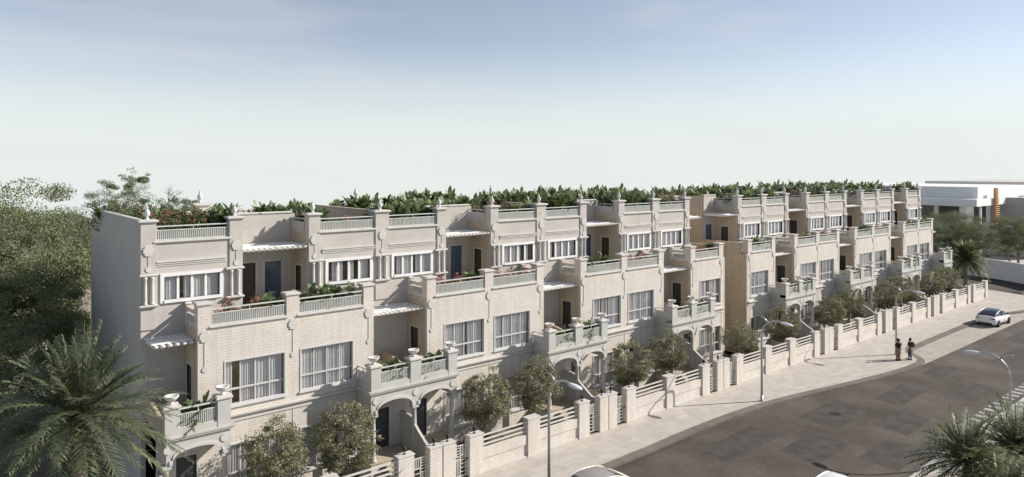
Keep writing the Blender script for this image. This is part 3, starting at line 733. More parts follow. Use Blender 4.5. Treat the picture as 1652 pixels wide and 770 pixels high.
for i,(x0,sx) in enumerate(houses):
    nm=ORD[i]
    W=lambda x:x0+sx*x
    # roof garden
    if i!=1 and not i==0:
        for k,(xx,kd,dz) in enumerate(((4.9,'mixed' if i%2 else 'leafy',0),(3.0,'leafy' if (i%3) else 'flower',0))):
            lab={'leafy':'tall broad-leaved green plants','flower':'bushy red-flowered planting','mixed':'mixed broad leaves and blossoms'}[kd]
            where='near the middle pillar' if k==0 else 'beside the end pillar'
            plants(kd,'roof_plants',(W(xx),Y0+F2+1.15+rn.uniform(-.1,.1),12.25),f'{lab} {where}, roof of the {nm} town house','plants','planting on the roof gardens',(i+k)%4,(2.4,1.1,2.0),(1.0,1,rn.uniform(.72,1.15)))
        plants('leafy','roof_shrub',(W(1.0),Y0+F3+1.5,12.25),f'broad-leaved shrub behind the recessed parapet of the {nm} town house','shrub','planting on the roof gardens',(i)%4,(1.6,1.0,1.8),(1,1,rn.uniform(.7,1.15)))
        if i>1:
            plants('leafy','rear_roof_shrubs',(W(2.6),Y0+F2+8.0,12.25),f'broad-leaved shrubs far back on the roof of the {nm} town house','plants','planting on the roof gardens',(i+1)%3,(5.2,1.4,2.1),(1,1,rn.uniform(.95,1.1)))
        if i>2:
            plants('mixed','rear_roof_plants',(W(3.4),Y0+F2+5.0,12.25),f'tall mixed planting deep on the roof of the {nm} town house','plants','planting on the roof gardens',i%3,(5.2,2.0,2.1),(1,1,rn.uniform(.9,1.05)))
    # terrace planting
    kd='flower' if i%3!=1 else 'mixed'
    plants(kd,'terrace_plants',(W(2.1),Y0+.62,8.4),f'{"red-flowered" if kd=="flower" else "leafy mixed"} planting behind the terrace railing of the {nm} town house','plants','planting on the terraces',i%4,(2.6,.6,1.5),(1,1,rn.uniform(.9,1.12)))
    if i%2==0 or i in(1,5): plants('leafy','potted_shrub',(W(.75),Y0+.75,8.4),f'broad-leaved potted shrub at the terrace pillar of the {nm} town house','shrub','potted shrubs on the terraces',(i+2)%4,(.7,.6,1.75),(1,1,rn.uniform(.85,1.05)))
    # balcony planting
    kd='mixed' if i%2 else 'leafy'
    plants(kd,'balcony_plants',(W(4.85),Y0-.98,4.5),f'{"flowering" if kd=="mixed" else "green leafy"} planting trailing over the balcony rail of the {nm} town house','plants','planting on the balconies',(i+1)%4,(1.5,.45,1.6),(1,1,rn.uniform(.85,1.08)))
# first two houses' roof gardens as in the photo
plants('flower','roof_flowers',(9.1,Y0+F2+1.1,12.25),'broad bed of red flowers behind the roof railing of the first town house','plants','planting on the roof gardens',0,(2.8,1.4,1.9))
plants('leafy','roof_plants',(11.0,Y0+F2+1.5,12.25),'tall banana leaves behind the roof railing of the first town house','plants','planting on the roof gardens',1,(2.0,1.2,2.1))
plants('flower','roof_flowers',(8.6,Y0+F2+6.6,12.25),'red flowering hedge at the rear of the first roof, behind the grey gable','plants','planting on the roof gardens',1,(2.4,4.6,1.9))
plants('leafy','roof_plants',(7.75,Y0+F2+9.6,12.0),'green leaves spilling over the back corner of the grey gable','plants','planting on the roof gardens',2,(1.3,1.3,2.3),(1,1,1))
plants('leafy','roof_plants',(12.6,Y0+F3+1.0,12.25),'leafy shrub behind the plain parapet of the first town house','plants','planting on the roof gardens',3,(1.4,.9,1.7))
plants('mixed','roof_plants',(14.6,Y0+F3+1.0,12.25),'bushy mixed planting behind the plain parapet of the second town house','plants','planting on the roof gardens',2,(2.2,1.0,1.9))
plants('leafy','roof_plants',(16.0,Y0+F2+1.3,12.25),'single broad-leaved clump by the first roof railing pillar of the second town house','plants','planting on the roof gardens',1,(1.2,.9,1.9))
plants('flower','roof_flowers',(17.8,Y0+F2+.8,12.25),'low line of red blossom along the roof railing of the second town house','plants','planting on the roof gardens',2,(2.2,.5,1.15))
plants('leafy','roof_shrub',(9.9,Y0+F2+2.6,12.25),'dense green shrubs behind the red flowers on the first roof','shrub','planting on the roof gardens',0,(3.6,1.0,1.9))
plants('mixed','roof_plants',(15.4,Y0+F2+3.6,12.25),'wide clump of leaves and blossom behind the second roof parapet','plants','planting on the roof gardens',0,(3.0,1.2,1.9))
# bowls on the balcony pillars
BOWL=[(.11,0),(.12,.04),(.06,.08),(.06,.11),(.16,.16),(.25,.25),(.29,.33),(.30,.37),(.26,.37),(.2,.30),(.0,.26)]
bo=MB(); bo.lathe(BOWL,0,0,16); bo=bo.build('bowl_urn',M['urn']); bowl=bo.data; D.objects.remove(bo)
def bowl_at(x,label):
    o=D.objects.new('bowl_urn',bowl); COL.objects.link(o); o.location=(x,Y0-1.5+.24,5.88); tag(o,label,'urn','stone bowls on the balcony pillars')
bowl_at(7.66,'stone bowl on the left pillar of the leftmost half balcony'); bowl_at(9.72,'stone bowl on the right pillar of the leftmost half balcony')
for k,c in enumerate((19.4,31.4,43.4,59,71,83)):
    nm=['second','third','fourth','fifth','sixth','seventh'][k]
    for dx,s_ in ((-2.33,'left'),(0,'middle'),(2.33,'right')): bowl_at(c+dx,f'stone bowl on the {s_} pillar of the {nm} arched balcony from the left')
bowl_at(92.67,'stone bowl on the left pillar of the farthest half balcony'); bowl_at(94.75,'stone bowl on the end pillar of the farthest half balcony')
# ------------------------------------------------------------------ trees
def limb_tree(name,seed,h,tr,crown,nleaf,leaf,mleaf,mbark,trunk_frac=.35,nl=5,density=1.0,shape=1.0,flat=1.0):
    """crown = (rx, rz, centre z); returns root with trunk and crown"""
    rnd=random.Random(seed); rng=np.random.default_rng(seed)
    root=empty(name,(0,0,0)); mb=MB(); tips=[]
    def grow(p,d,l,r,depth):
        pts=[p]; q=p.copy(); dd=d.copy(); n=4; rr=[r]
        for i in range(n):
            dd=(dd+Vector((rnd.gauss(0,.16),rnd.gauss(0,.16),rnd.gauss(.04,.1)))).normalized(); q=q+dd*l/n; pts.append(q.copy()); rr.append(r*(1-.45*(i+1)/n))
        mb.tube(pts,rr,6 if depth<2 else 4)
        if depth>=3: tips.append(q); tips.append(pts[2]); return
        for k in range(nl if depth==0 else 3):
            a=rnd.uniform(0,2*PI) if depth else 2*PI*k/nl+rnd.uniform(-.4,.4); tilt=rnd.uniform(.45,1.05)
            ax=Vector((math.cos(a),math.sin(a),0)); nd=(dd*math.cos(tilt)+ax*math.sin(tilt)*flat+Vector((0,0,.12))).normalized()
            grow(q if rnd.random()<.6 or depth==0 else pts[3],nd,(crown[0]*rnd.uniform(.42,.62) if depth==0 else l*rnd.uniform(.6,.85)),rr[-1]*.72,depth+1)
    grow(Vector((0,0,0)),Vector((rnd.uniform(-.08,.08),rnd.uniform(-.08,.08),1)).normalized(),h*trunk_frac,tr,0)
    mb.build('trunk',mbark,root)
    rx,rz,cz=crown
    # clumps on limb tips plus shell clumps
    cl=[np.array(t) for t in tips]
    nb=int(62*density)
    for _ in range(nb):
        v=rng.normal(size=3); v/=np.linalg.norm(v); r=rng.uniform(.45,1.0)**.6
        cl.append(np.array([v[0]*rx*r,v[1]*rx*r,cz+v[2]*rz*r]))
    keep=[]
    for c in cl:
        e=math.sqrt((c[0]/rx)**2+(c[1]/rx)**2+((c[2]-cz)/rz)**2)
        if e>1.08: c=np.array([c[0]/e,c[1]/e,cz+(c[2]-cz)/e])
        if c[2]>cz-rz*.95: keep.append(c)
    cl=np.array(keep); idx=rng.integers(0,len(cl),nleaf)
    sg=rx*.125*rng.uniform(.6,1.5,len(cl))
    off=rng.normal(size=(nleaf,3)); off/=np.linalg.norm(off,axis=1)[:,None]; off*=(rng.random(nleaf)**.45*1.75*sg[idx])[:,None]; off[:,2]*=.62
    P_=cl[idx]+off
    V=leafmesh('',P_,rng.uniform(.6,1.3,nleaf)*leaf,None,rng=rng,aspect=.55,updir=.2)
    quadobj('crown',V,mleaf,root)
    return root
gt=[limb_tree('garden_tree',s,3.4,.07,(1.3,1.38,2.75),17000,.095,M['leaf_olive'],M['bark'],.32,5,1.7) for s in (3,8,14)]
used=set()
for i,(x0,sx) in enumerate(houses):
    x=x0+sx*1.82
    if i in (6,): x=48.2
    if i==7: x=54.6
    v=i%3; o=gt[v] if v not in used else copy_tree(gt[v]); used.add(v)
    s=rn.uniform(1.02,1.16); o.location=(x+rn.uniform(-.15,.15),30.65+rn.uniform(-.1,.15),0); o.scale=(s*rn.uniform(.92,1.08),s,s*rn.uniform(.86,1.08)); o.rotation_euler=(0,0,rn.uniform(0,6.28))
    tag(o,f'small round olive-green tree in the front garden of the {ORD[i]} town house','tree','small trees in the front gardens')
big=[('a',21,15.5,.42,(5.4,5.4,9.9),120000,.135),('b',33,12,.26,(4.4,4.6,7.4),85000,.13)]
bt={}
def bigtree(kind,x,y,s,label,rz=0,name='broadleaf_tree',sz=1):
    if kind not in bt:
        _,seed,h,tr,cr,nl,lf=big[0] if kind=='a' else big[1]; o=limb_tree(name,seed,h,tr,cr,nl,lf,M['leaf_tree'],M['bark_pale'],.33,7,1.6); bt[kind]=o
    else: o=copy_tree(bt[kind])
    o.name=name; o.location=(x,y,-.2); o.scale=(s,s,s*sz); o.rotation_euler=(0,0,rz); tag(o,label,'tree','large broadleaf trees')
    return o
bigtree('a',2.8,56,1.04,'tallest spreading tree at the left edge, its top near the horizon',.4)
bigtree('b',-3.0,46,1.05,'olive-green tree in front of the tallest one at the left edge',1.4)
bigtree('a',6.5,66,.86,'tree standing against the back corner of the grey gable wall',2.2)
bigtree('b',3.6,50.5,.92,'lower tree tucked beside the grey gable wall with bare twigs showing',3.2)
bigtree('b',1.4,41.5,.8,'shaded tree behind the big date palm crown',4.4)
bigtree('a',-8,62,.95,'tree cut by the left frame edge behind the others',5.1)
ct=limb_tree('slender_tree',61,13.5,.2,(3.0,3.1,11.9),34000,.13,M['leaf_tree'],M['bark'],.6,5,1.1); ct.location=(15.2,84,0); tag(ct,'tree with a rounded crown rising above the gable end roof garden','tree','trees showing above the first roof')
c2=copy_tree(ct); c2.location=(20.5,82.5,-.9); c2.rotation_euler=(0,0,2); c2.scale=(.9,.9,.93); tag(c2,'lower small-crowned tree right of the rounded one above the gable end','tree','trees showing above the first roof')
ut=limb_tree('umbrella_tree',51,14.4,.16,(2.1,.8,14.9),5200,.15,M['leaf_tree'],M['bark'],.93,5,.3,flat=1.2); ut.location=(17.3,88.5,0); tag(ut,'slender tree with a flat umbrella top, highest above the gable end','tree')
# right-hand background trees
BR=[('b',112,45,.92,.3),('a',121,48,.74,1.2),('b',124,42,.95,2.0),('a',129,40.5,.7,3.3),('b',121,36.5,.82,4.1),('b',128,34,.9,5.0),('a',133,34.5,.68,.9),('b',117,42,.8,2.9),('b',135,30.5,.86,1.9)]
LB=['left-hand tree touching the end of the terrace roofline','dark tree before the shaded long white block','tree left of the timber trellis of the modern houses','tree right below the white modern house corner','small tree just above the far white garden wall','tree with bare trunks showing above the white wall','tree before the grey modern house at the right edge','bushy tree beside the last half balcony','rightmost distant tree cut by the frame edge']
for (k,x,y,s,rz),lb in zip(BR,LB): bigtree(k,x,y,s*(.84 if x>118 else .95),lb,rz)
# ------------------------------------------------------------------ palms
def palm(name,h,fl,nf,seed,mleaf,tr=.22,leaflen=.5,lw=.035,nl=46,el=(-.5,1.35),droop=.55,bulk=1.0,fwd=.75):
    rng=np.random.default_rng(seed); root=empty(name,(0,0,0)); mb=MB()
    pts=[(.05*math.sin(i),.04*math.cos(i*1.3),h*i/8) for i in range(9)]
    mb.tube(pts,[tr*1.25]+[tr*(1+.06*(i%2)) for i in range(1,9)],10); mb.build('trunk',M['bark'],root)
    st=MB(); B=[];Dr=[];Ln=[]
    for f in range(nf):
        az=f*2.39996+rng.uniform(-.2,.2); e=el[0]+(el[1]-el[0])*((f+.5)/nf)**.8+rng.uniform(-.1,.1); L_=fl*rng.uniform(.82,1.08)
        dh=np.array([math.cos(az),math.sin(az),0]); n=nl
        t=np.linspace(0,1,n)
        c=np.outer(t*L_*math.cos(e),dh); c[:,2]=t*L_*math.sin(e)-droop*L_*t**2*max(.25,math.cos(e)); c[:,2]+=h
        st.tube([tuple(c[j]) for j in range(0,n,max(1,n//8))],[.03*(1-.09*j) for j in range(len(range(0,n,max(1,n//8))))],3)
        tg=np.gradient(c,axis=0); tg/=np.linalg.norm(tg,axis=1)[:,None]
        sd_=np.cross(tg,[0,0,1.]); sd_/=np.linalg.norm(sd_,axis=1)[:,None]+1e-6
        up=np.cross(sd_,tg)
        k=slice(int(n*.1),n)
        for s_ in (-1,1):
            d=sd_[k]*s_*.8+tg[k]*fwd+up[k]*rng.uniform(.1,.5,(n-int(n*.1),1))+rng.normal(0,.10,(n-int(n*.1),3))
            d/=np.linalg.norm(d,axis=1)[:,None]
            B.append(c[k]); Dr.append(d); tt=t[k]; Ln.append(leaflen*np.clip(np.sin(PI*np.clip(tt*.85+.12,0,1)),.3,1)*rng.uniform(.85,1.15,len(tt)))
    st.build('frond_stems',M['leaf_palm'],root)
    B=np.concatenate(B);Dr=np.concatenate(Dr);Ln=np.concatenate(Ln)
    V=blades(rng,B,Dr,Ln,np.full(len(B),lw),.22,2)
    quadobj('crown',V,mleaf,root); return root
p=palm('date_palm',7.2,3.6,84,5,M['leaf_palm'],.24,.62,.042,52,el=(-.65,1.45),droop=.42); p.location=(3.9,28.0,0); tag(p,'large date palm with arching fronds at the lower left, before the grey gable','palm tree')
p=palm('date_palm',3.7,3.1,90,9,M['leaf_feather'],.24,.9,.11,30,el=(-.7,1.4),droop=.4); p.location=(105.6,33.2,0); tag(p,'palm with a dark trunk standing just beyond the last garden wall pillar','palm tree')
FP=[(26.8,8.4,5.9,2.1,17,'slender feathery palm plume farthest left in the lower right corner'),(29.2,7.6,5.9,2.3,23,'tall feathery palm in the middle of the lower right corner group'),(32.0,6.8,6.3,2.3,37,'feathery palm farthest right, cut by the frame corner'),(24.9,7.0,4.7,1.9,29,'lower feathery palm leaning over the road edge at the bottom frame edge'),(27.7,6.0,5.0,2.2,41,'bushy feathery palm lowest in the bottom right corner'),(26.4,7.2,5.0,2.0,43,'feathery palm between the two lowest ones at the lower right')]
for x,y,hh,fl,sd_,lb in FP:
    p=palm('feathery_palm',hh,fl,70,sd_,M['leaf_feather'],.10,.40,.032,40,el=(-.6,1.4),droop=.5,fwd=.5); p.location=(x,y,0); tag(p,lb,'palm tree','feathery palms at the lower right')
# ------------------------------------------------------------------ street lamps
def lamp():
    r=empty('street_lamp',(0,0,0)); q=MB()
    arc=[(0,0,0),(0,0,2),(0,0,4.45)]
    n=12; rr=1.15
    for i in range(1,n+1):
        th=PI/2*1.12*i/n; arc.append((0,-rr*(1-math.cos(th))*1.0,4.45+rr*math.sin(th)))
    e=arc[-1]; arc.append((0,e[1]-.12,e[2]-.05))
    q.tube(arc,[.085,.075,.06]+[.055]*n+[.05],10); q.build('pole',M['lamp'],r)
    q=MB(); q.tube([(0,.02,5.45),(0,.35,5.62),(0,.5,5.66)] if False else [(0,-.45,5.42),(0,-.15,5.66),(0,.15,5.72)],[.05,.045,.03],8); q.build('stub_arm',M['lamp'],r)
    q=MB(); q.lathe([(.16,0),(.16,.05),(.1,.1),(.09,.4)],0,0,10); q.build('base',M['lamp'],r)
    ex,ey,ez=0,e[1]-.12,e[2]-.05
    q=MB(); b=0
    secs=[(0,.06,.05),(-.12,.15,.09),(-.4,.20,.10),(-.68,.18,.085),(-.85,.06,.03)]
    ring=[]
    for (dy,wx,hz) in secs:
        for k in range(12):
            a=2*PI*k/12; q.v.append((wx*math.cos(a),ey+.1+dy,ez-.08*abs(dy)+max(-.4,math.sin(a))*hz))
    for i in range(len(secs)-1):
        for k in range(12):
            j=(k+1)%12; q.face([i*12+k,i*12+j,(i+1)*12+j,(i+1)*12+k],True)
    q.face(list(range(12))[::-1]); q.face([48+k for k in range(12)])
    hd=q.build('lamp_head',M['frame_white'],r)
    q=MB(); q.prism([(.12*math.cos(2*PI*k/12),ey-.38+.26*math.sin(2*PI*k/12)) for k in range(12)],'z',ez-.105,ez-.07); q.build('lens',M['lens'],hd)
    return r
l0=lamp()
for k,(x,y,rz,lb) in enumerate(((23.2,25.2,0,'nearest grey street lamp on the pavement beside the pale parked car'),(43.2,25.7,0,'tall street lamp at the bend of the kerb in the middle of the pavement'),(62.8,24.9,0,'street lamp behind the standing people'),(44.6,11.9,PI,'street lamp across the road arching over the asphalt at the lower right'))):
    o=l0 if k==0 else copy_tree(l0); o.location=(x,y,0); o.rotation_euler=(0,0,rz); tag(o,lb,'street lamp','curved street lamps')
# ------------------------------------------------------------------ cars
def car(name,body,roofm,Lc=4.6,Wc=1.86,Hc=1.55):
    """car along +x (front at +x), centred, wheels on z=0"""
    r=empty(name,(0,0,0))
    hw=Wc/2
    # body shell: sections along x: (x, half width, z bottom, z belt)
    S=[(-2.3,.70,.45,.80),(-2.26,.84,.34,.98),(-2.05,.90,.26,1.04),(-1.4,.93,.22,1.04),(-.5,.93,.22,1.0),(.5,.93,.22,.97),(1.0,.925,.22,.95),(1.6,.90,.24,.86),(2.05,.84,.26,.76),(2.26,.72,.32,.66),(2.32,.55,.40,.58)]
    q=MB(); 
    for x,w_,z0,z1 in S:
        zm=(z0+z1)/2
        q.v+=[(x,-w_*.9,z0),(x,-w_,z0+.12),(x,-w_*1.0,zm),(x,-w_*.97,z1-.08),(x,-w_*.86,z1),(x,0,z1+.03),(x,w_*.86,z1),(x,w_*.97,z1-.08),(x,w_,zm),(x,w_,z0+.12),(x,w_*.9,z0)]
    m=11
    for i in range(len(S)-1):
        for k in range(m):
            j=(k+1)%m; q.face([i*m+k,i*m+j,(i+1)*m+j,(i+1)*m+k],True)
    q.face(list(range(m))); q.face([(len(S)-1)*m+k for k in range(m)])
    bd=q.build('body',body,r)
    # greenhouse glass
    Gs=[(-2.02,.74,1.02,1.03),(-1.72,.73,1.0,1.24),(-1.15,.69,1.0,1.44),(-.5,.66,1.0,1.53),(.0,.66,.98,1.54),(.45,.66,.97,1.46),(.95,.70,.96,1.17),(1.25,.72,.93,.97)]
    q=MB()
    for x,w_,z0,z1 in Gs:
        q.v+=[(x,-.83,z0-.05),(x,-w_-.05*(1.55-z1),z1-.06 if z1>1.1 else z0),(x,-w_*.8,z1),(x,0,z1+.015),(x,w_*.8,z1),(x,w_+.05*(1.55-z1),z1-.06 if z1>1.1 else z0),(x,.83,z0-.05)]
    for i in range(len(Gs)-1):
        for k in range(6): q.face([i*7+k,i*7+k+1,(i+1)*7+k+1,(i+1)*7+k],True)
    q.build('windows',M['carglass'],bd)
    # roof skin
    q=MB(); rs=[g_ for g_ in Gs if g_[3]>1.4]
    for x,w_,z0,z1 in rs:
        q.v+=[(x,-w_-.045,z1-.055),(x,-w_*.8,z1+.018),(x,0,z1+.033),(x,w_*.8,z1+.018),(x,w_+.045,z1-.055)]
    for i in range(len(rs)-1):
        for k in range(4): q.face([i*5+k,i*5+k+1,(i+1)*5+k+1,(i+1)*5+k],True)
    q.build('roof',roofm,bd,recalc=True)
    # pillars and rails along the roof side
    for s_ in (-1,1):
        q=MB(); q.tube([(1.25,s_*.77,.96),(.95,s_*.745,1.16),(.45,s_*.71,1.43),(0,s_*.70,1.50),(-.5,s_*.70,1.49),(-1.15,s_*.735,1.40),(-1.72,s_*.77,1.21),(-2.02,s_*.79,1.03)],.035,6); q.build('roof_rail',body,bd)
        q=MB(); q.tube([(-.15,s_*.715,1.5),(-.2,s_*.83,.98)],.035,5); q.build('door_pillar',M['plastic'],bd)
        q=MB(); q.prism([(.72,.98),(.9,1.0),(.92,1.12),(.74,1.12)],'y',s_*.88,s_*1.04); q.build('mirror',M['plastic'],bd)
        q=MB(); q.box(-1.9,1.9,s_*.925,s_*.94,.24,.36); q.build('sill_trim',M['plastic'],bd)
        q=MB(); q.box(-2.31,-2.2,s_*.5,s_*.84,.80,.88); q.build('tail_light',M['red'],bd)
        q=MB(); q.box(2.16,2.3,s_*.45,s_*.72,.60,.68); q.build('headlight',M['lens'],bd)
    q=MB(); q.box(-2.335,-2.28,-.62,.62,.32,.44); q.build('rear_bumper',M['plastic'],bd)
    q=MB(); q.box(-2.325,-2.302,-.26,.26,.52,.64); q.build('number_plate',M['white'],bd)
    for x in (-1.42,1.42):
        for s_ in (-1,1):
            w_=MB(); b=len(w_.v)
            for (rd,yy) in ((.22,.99),(.34,.965),(.345,.78),(.22,.76)):
                for k in range(20): a=2*PI*k/20; w_.v.append((x+rd*math.cos(a),s_*yy,.335+rd*math.sin(a)))
            for i in range(3):
                for k in range(20): j=(k+1)%20; w_.face([i*20+k,i*20+j,(i+1)*20+j,(i+1)*20+k],True)
            wo=w_.build('wheel',M['tyre'],r)
            h=MB(); h.prism([(x+.225*math.cos(2*PI*k/16),.335+.225*math.sin(2*PI*k/16)) for k in range(16)],'y',s_*.93,s_*.955)
            for k in range(5):
                a=2*PI*k/5; h.prism([(x+.03*math.cos(a+1.57),.335+.03*math.sin(a+1.57)),(x+.22*math.cos(a+.12),.335+.22*math.sin(a+.12)),(x+.22*math.cos(a-.12),.335+.22*math.sin(a-.12)),(x+.03*math.cos(a-1.57),.335+.03*math.sin(a-1.57))],'y',s_*.956,s_*.985)
            h.build('rim',M['rim'],wo)
    return r
c=car('parked_car',M['car'],M['carglass']); c.location=(83.6,23.75,-.11); c.rotation_euler=(0,0,R(-2)); tag(c,'white crossover car with a dark glass roof parked in the far bay, seen from behind','car')
c=car('parked_car',M['car_beige'],M['car_roof']); c.location=(23.6,22.9,-.12); c.rotation_euler=(0,0,PI); tag(c,'pale pearl car with a grey roof at the bottom edge beside the nearest street lamp','car')
c=car('parked_car',M['car'],M['car']); c.location=(32.4,15.35,-.12); c.rotation_euler=(0,0,R(0)); tag(c,'white-roofed car just showing at the bottom edge on the open road','car')
q=MB(); q.prism([(.36*math.cos(2*PI*k/24),.36*math.sin(2*PI*k/24)) for k in range(24)],'z',-.1155,-.108);  # flat dark disc standing in for a small dark ellipse of unknown cause
o=q.build('dark_disc',M['metal']); o.location=(44.9,21.5,0); tag(o,'round dark disc set in the middle of the asphalt road','manhole cover')
# ------------------------------------------------------------------ people
def skinned(name,pts,edges,radii,m,parent=None,root_i=0,sub=2):
    me=D.meshes.new(name); me.from_pydata(pts,edges,[]); o=D.objects.new(name,me); COL.objects.link(o)
    if parent: o.parent=parent
    md=o.modifiers.new('Skin','SKIN'); md.use_smooth_shade=True
    if not me.skin_vertices:
        me.attributes.new  # skin layer is created with the modifier through the API below
        import bmesh
        bm=bmesh.new(); bm.from_mesh(me); bm.verts.layers.skin.verify(); bm.to_mesh(me); bm.free()
    for i,r_ in enumerate(radii):
        sv=me.skin_vertices[0].data[i]; sv.radius=(r_,r_) if not hasattr(r_,'__len__') else r_; sv.use_root=(i==root_i)
    s=o.modifiers.new('Sub','SUBSURF'); s.levels=sub; s.render_levels=sub
    me.materials.append(m); return o
def person(loc,rz,hgt,top,legs,shorts,arms,label,bag=None,step=.0,longhair=False):
    r=empty('person',loc,rz); k=hgt/1.78
    V=[(0,0,.93),(0,0,1.12),(0,.01,1.32),(0,0,1.46),(0,0,1.53),(0,.02,1.62),(0,.02,1.70)]
    Rr=[(.14,.10),(.135,.095),(.16,.10),(.075,.06),(.05,.05),(.085,.095),(.07,.085)]
    E=[(0,1),(1,2),(2,3),(3,4),(4,5),(5,6)]
    def add(p,r_,c): V.append(p); Rr.append((r_,r_)); E.append((c,len(V)-1)); return len(V)-1
    feet=[]
    for s_ in (-1,1):
        dy=step*s_
        a=add((s_*.09,0,.86),.10,0); b=add((s_*.10,.02+dy*.5,.50),.065,a); c_=add((s_*.10,dy-.01,.10),.042,b); d=add((s_*.105,dy+.03,.045),.04,c_); e=add((s_*.12,dy+.17,.03),.03,d); feet.append((s_*.11,dy))
        sh=add((s_*.17,0,1.42),.06,2); el=add(arms[0] if s_<0 else arms[1],.042,sh)
        ha=arms[2] if s_<0 else arms[3]; wr=add(ha,.03,el)
        dirv=(Vector(ha)-Vector(V[el])).normalized(); hb=add(tuple(Vector(ha)+dirv*.08),.035,wr)
        for f in range(4):
            off=Vector((0,(f-1.5)*.02,0)); add(tuple(Vector(ha)+dirv*(.165-.012*abs(f-1.5))+off),.010,hb)
        add(tuple(Vector(ha)+dirv*.09+Vector((0,.05,.0))),.012,wr)
    V=[tuple(c_*k for c_ in v) for v in V]
    skinned('body',V,E,Rr,M['skin'],r)
    # face: nose and ears, eyes
    q=MB(); q.prism([(.015,1.60),(0,1.65),(-.015,1.60)],'y',.10,.135); 
    for s_ in (-1,1): q.lathe([(.0,1.63),(.02,1.645),(.02,1.67),(0,1.685)],s_*.088,.01,6)
    q.v=[tuple(c_*k for c_ in v) for v in q.v]; q.build('ears_and_nose',M['skin'],r)
    # hair cap
    q=MB(); prof=[(.102,1.62),(.112,1.66),(.108,1.72),(.08,1.775),(.03,1.80),(0,1.805)]; q.lathe([(a*1.0,z) for a,z in prof],0,-.01,14)
    if longhair: q.lathe([(.0,1.72),(.05,1.74),(.06,1.79),(.04,1.84),(0,1.85)],0,-.05,10)
    q.v=[tuple(c_*k for c_ in v) for v in q.v]; q.build('hair',M['hair'],r)
    # shirt
    sv=[(0,0,.98),(0,0,1.14),(0,.01,1.33),(0,0,1.43)]; sr=[(.165,.125),(.16,.12),(.185,.13),(.10,.08)]; se=[(0,1),(1,2),(2,3)]
    for s_,a_ in ((-1,arms[0]),(1,arms[1])):
        sv.append((s_*.17,0,1.42)); sr.append((.078,.078)); se.append((2,len(sv)-1)); sv.append(tuple(Vector((s_*.17,0,1.42)).lerp(Vector(a_),.8))); sr.append((.062,.062)); se.append((len(sv)-2,len(sv)-1))
    skinned('shirt',[tuple(c_*k for c_ in v) for v in sv],se,sr,top,r)
    zk=.50 if shorts else .13
    pv=[(0,0,.98),(0,0,.90)]; pr=[(.165,.125),(.15,.12)]; pe=[(0,1)]
    for s_ in (-1,1):
        dy=step*s_; f=(.86-zk)/(.86-.10)
        pv.append((s_*.09,0,.84)); pr.append((.118,.118)); pe.append((1,len(pv)-1))
        pv.append((s_*.10,.02+dy*.5,.52)); pr.append((.105 if shorts else .08,)*2); pe.append((len(pv)-2,len(pv)-1))
        if not shorts: pv.append((s_*.10,dy-.01,.12)); pr.append((.062,.062)); pe.append((len(pv)-2,len(pv)-1))
    skinned('shorts' if shorts else 'trousers',[tuple(c_*k for c_ in v) for v in pv],pe,pr,legs,r)
    for fx,fy in feet:
        q=MB(); q.prism([(fx-.045,fy-.05),(fx+.045,fy-.05),(fx+.055,fy+.12),(fx+.02,fy+.23),(fx-.03,fy+.22),(fx-.055,fy+.12)],'z',0,.075); q.build('shoe',M['hair'],r)
    if bag:
        q=MB(); q.prism([(-.27,1.05),(-.30,1.1),(-.30,1.38),(-.25,1.47),(-.13,1.47),(-.13,1.05)],'x',-.16,.16); b=q.build('bag_tmp',bag)
        b.name='backpack'; b.parent=r
        for s_ in (-1,1):
            q=MB(); q.tube([(s_*.11,-.14,1.45),(s_*.11,-.02,1.50),(s_*.11,.13,1.42),(s_*.13,.12,1.2),(s_*.13,-.12,1.08)],.02,5); q.build('strap',bag,b)
    tag(r,label,'person','people standing on the pavement'); return r
# camera looks along (0.64,0.77): people seen from behind face away
person((60.9,23.95,0),R(-30),1.80,M['black_cloth'],M['khaki'],True,((-.28,.06,1.16),(.28,.06,1.16),(-.10,.26,1.20),(.10,.26,1.20)),'person in black T-shirt and khaki shorts with arms folded, seen from behind')
person((61.36,24.2,0),R(150),1.72,M['pale_cloth'],M['denim'],False,((-.22,0,1.15),(.22,0,1.15),(-.22,.10,.92),(.22,.10,.92)),'person in a pale top mostly hidden behind the one in black',longhair=False)
person((62.0,23.5,0),R(40),1.76,M['navy'],M['denim'],False,((-.25,.04,1.14),(.25,.04,1.14),(-.24,.18,.94),(.24,.18,.94)),'person in navy top and blue jeans wearing a dark backpack',bag=M['grey_bag'],step=.05,longhair=True)
# ------------------------------------------------------------------ distant buildings
def block(mb,x0,x1,y0,y1,z0,z1): mb.box(x0,x1,y0,y1,z0,z1)
h=empty('modern_house',(135,40,0))
q=MB(); q.box(2,20,3,24,0,9.3); q.build('wall',M['modern'],h)
q=MB(); q.box(-.5,22,.6,26,9.4,10.6); q.build('roof_slab',M['modern'],h)
q=MB(); q.box(3,30,1.5,30,10.6,12.6); q.build('upper_storey',M['modern'],h)
for yy in (4,8,12,16):
    q=MB(); q.box(1.9,1.99,yy,yy+3.2,6.2,9.2); q.build('window',M['carglass'],h)
for xx in (2.6,):
    q=MB(); q.box(xx,xx+.3,.9,1.2,0,9.4); q.build('column',M['modern'],h)
q=MB(); q.box(6,12,2.9,2.99,6.0,9.2); q.build('window',M['carglass'],h)
tag(h,'long white flat-roofed modern house with deep roof slab beyond the terrace end','house','modern white houses')
h=empty('modern_house',(150,30,0))
q=MB(); q.box(0,18,5,16,0,10.2); q.build('wall',M['modern'],h)
q=MB(); q.box(-.3,.0,4.6,16,6.0,10.6); q.box(0,18,4.6,4.99,9.6,10.6); q.build('wall_frame',M['modern_grey'],h)
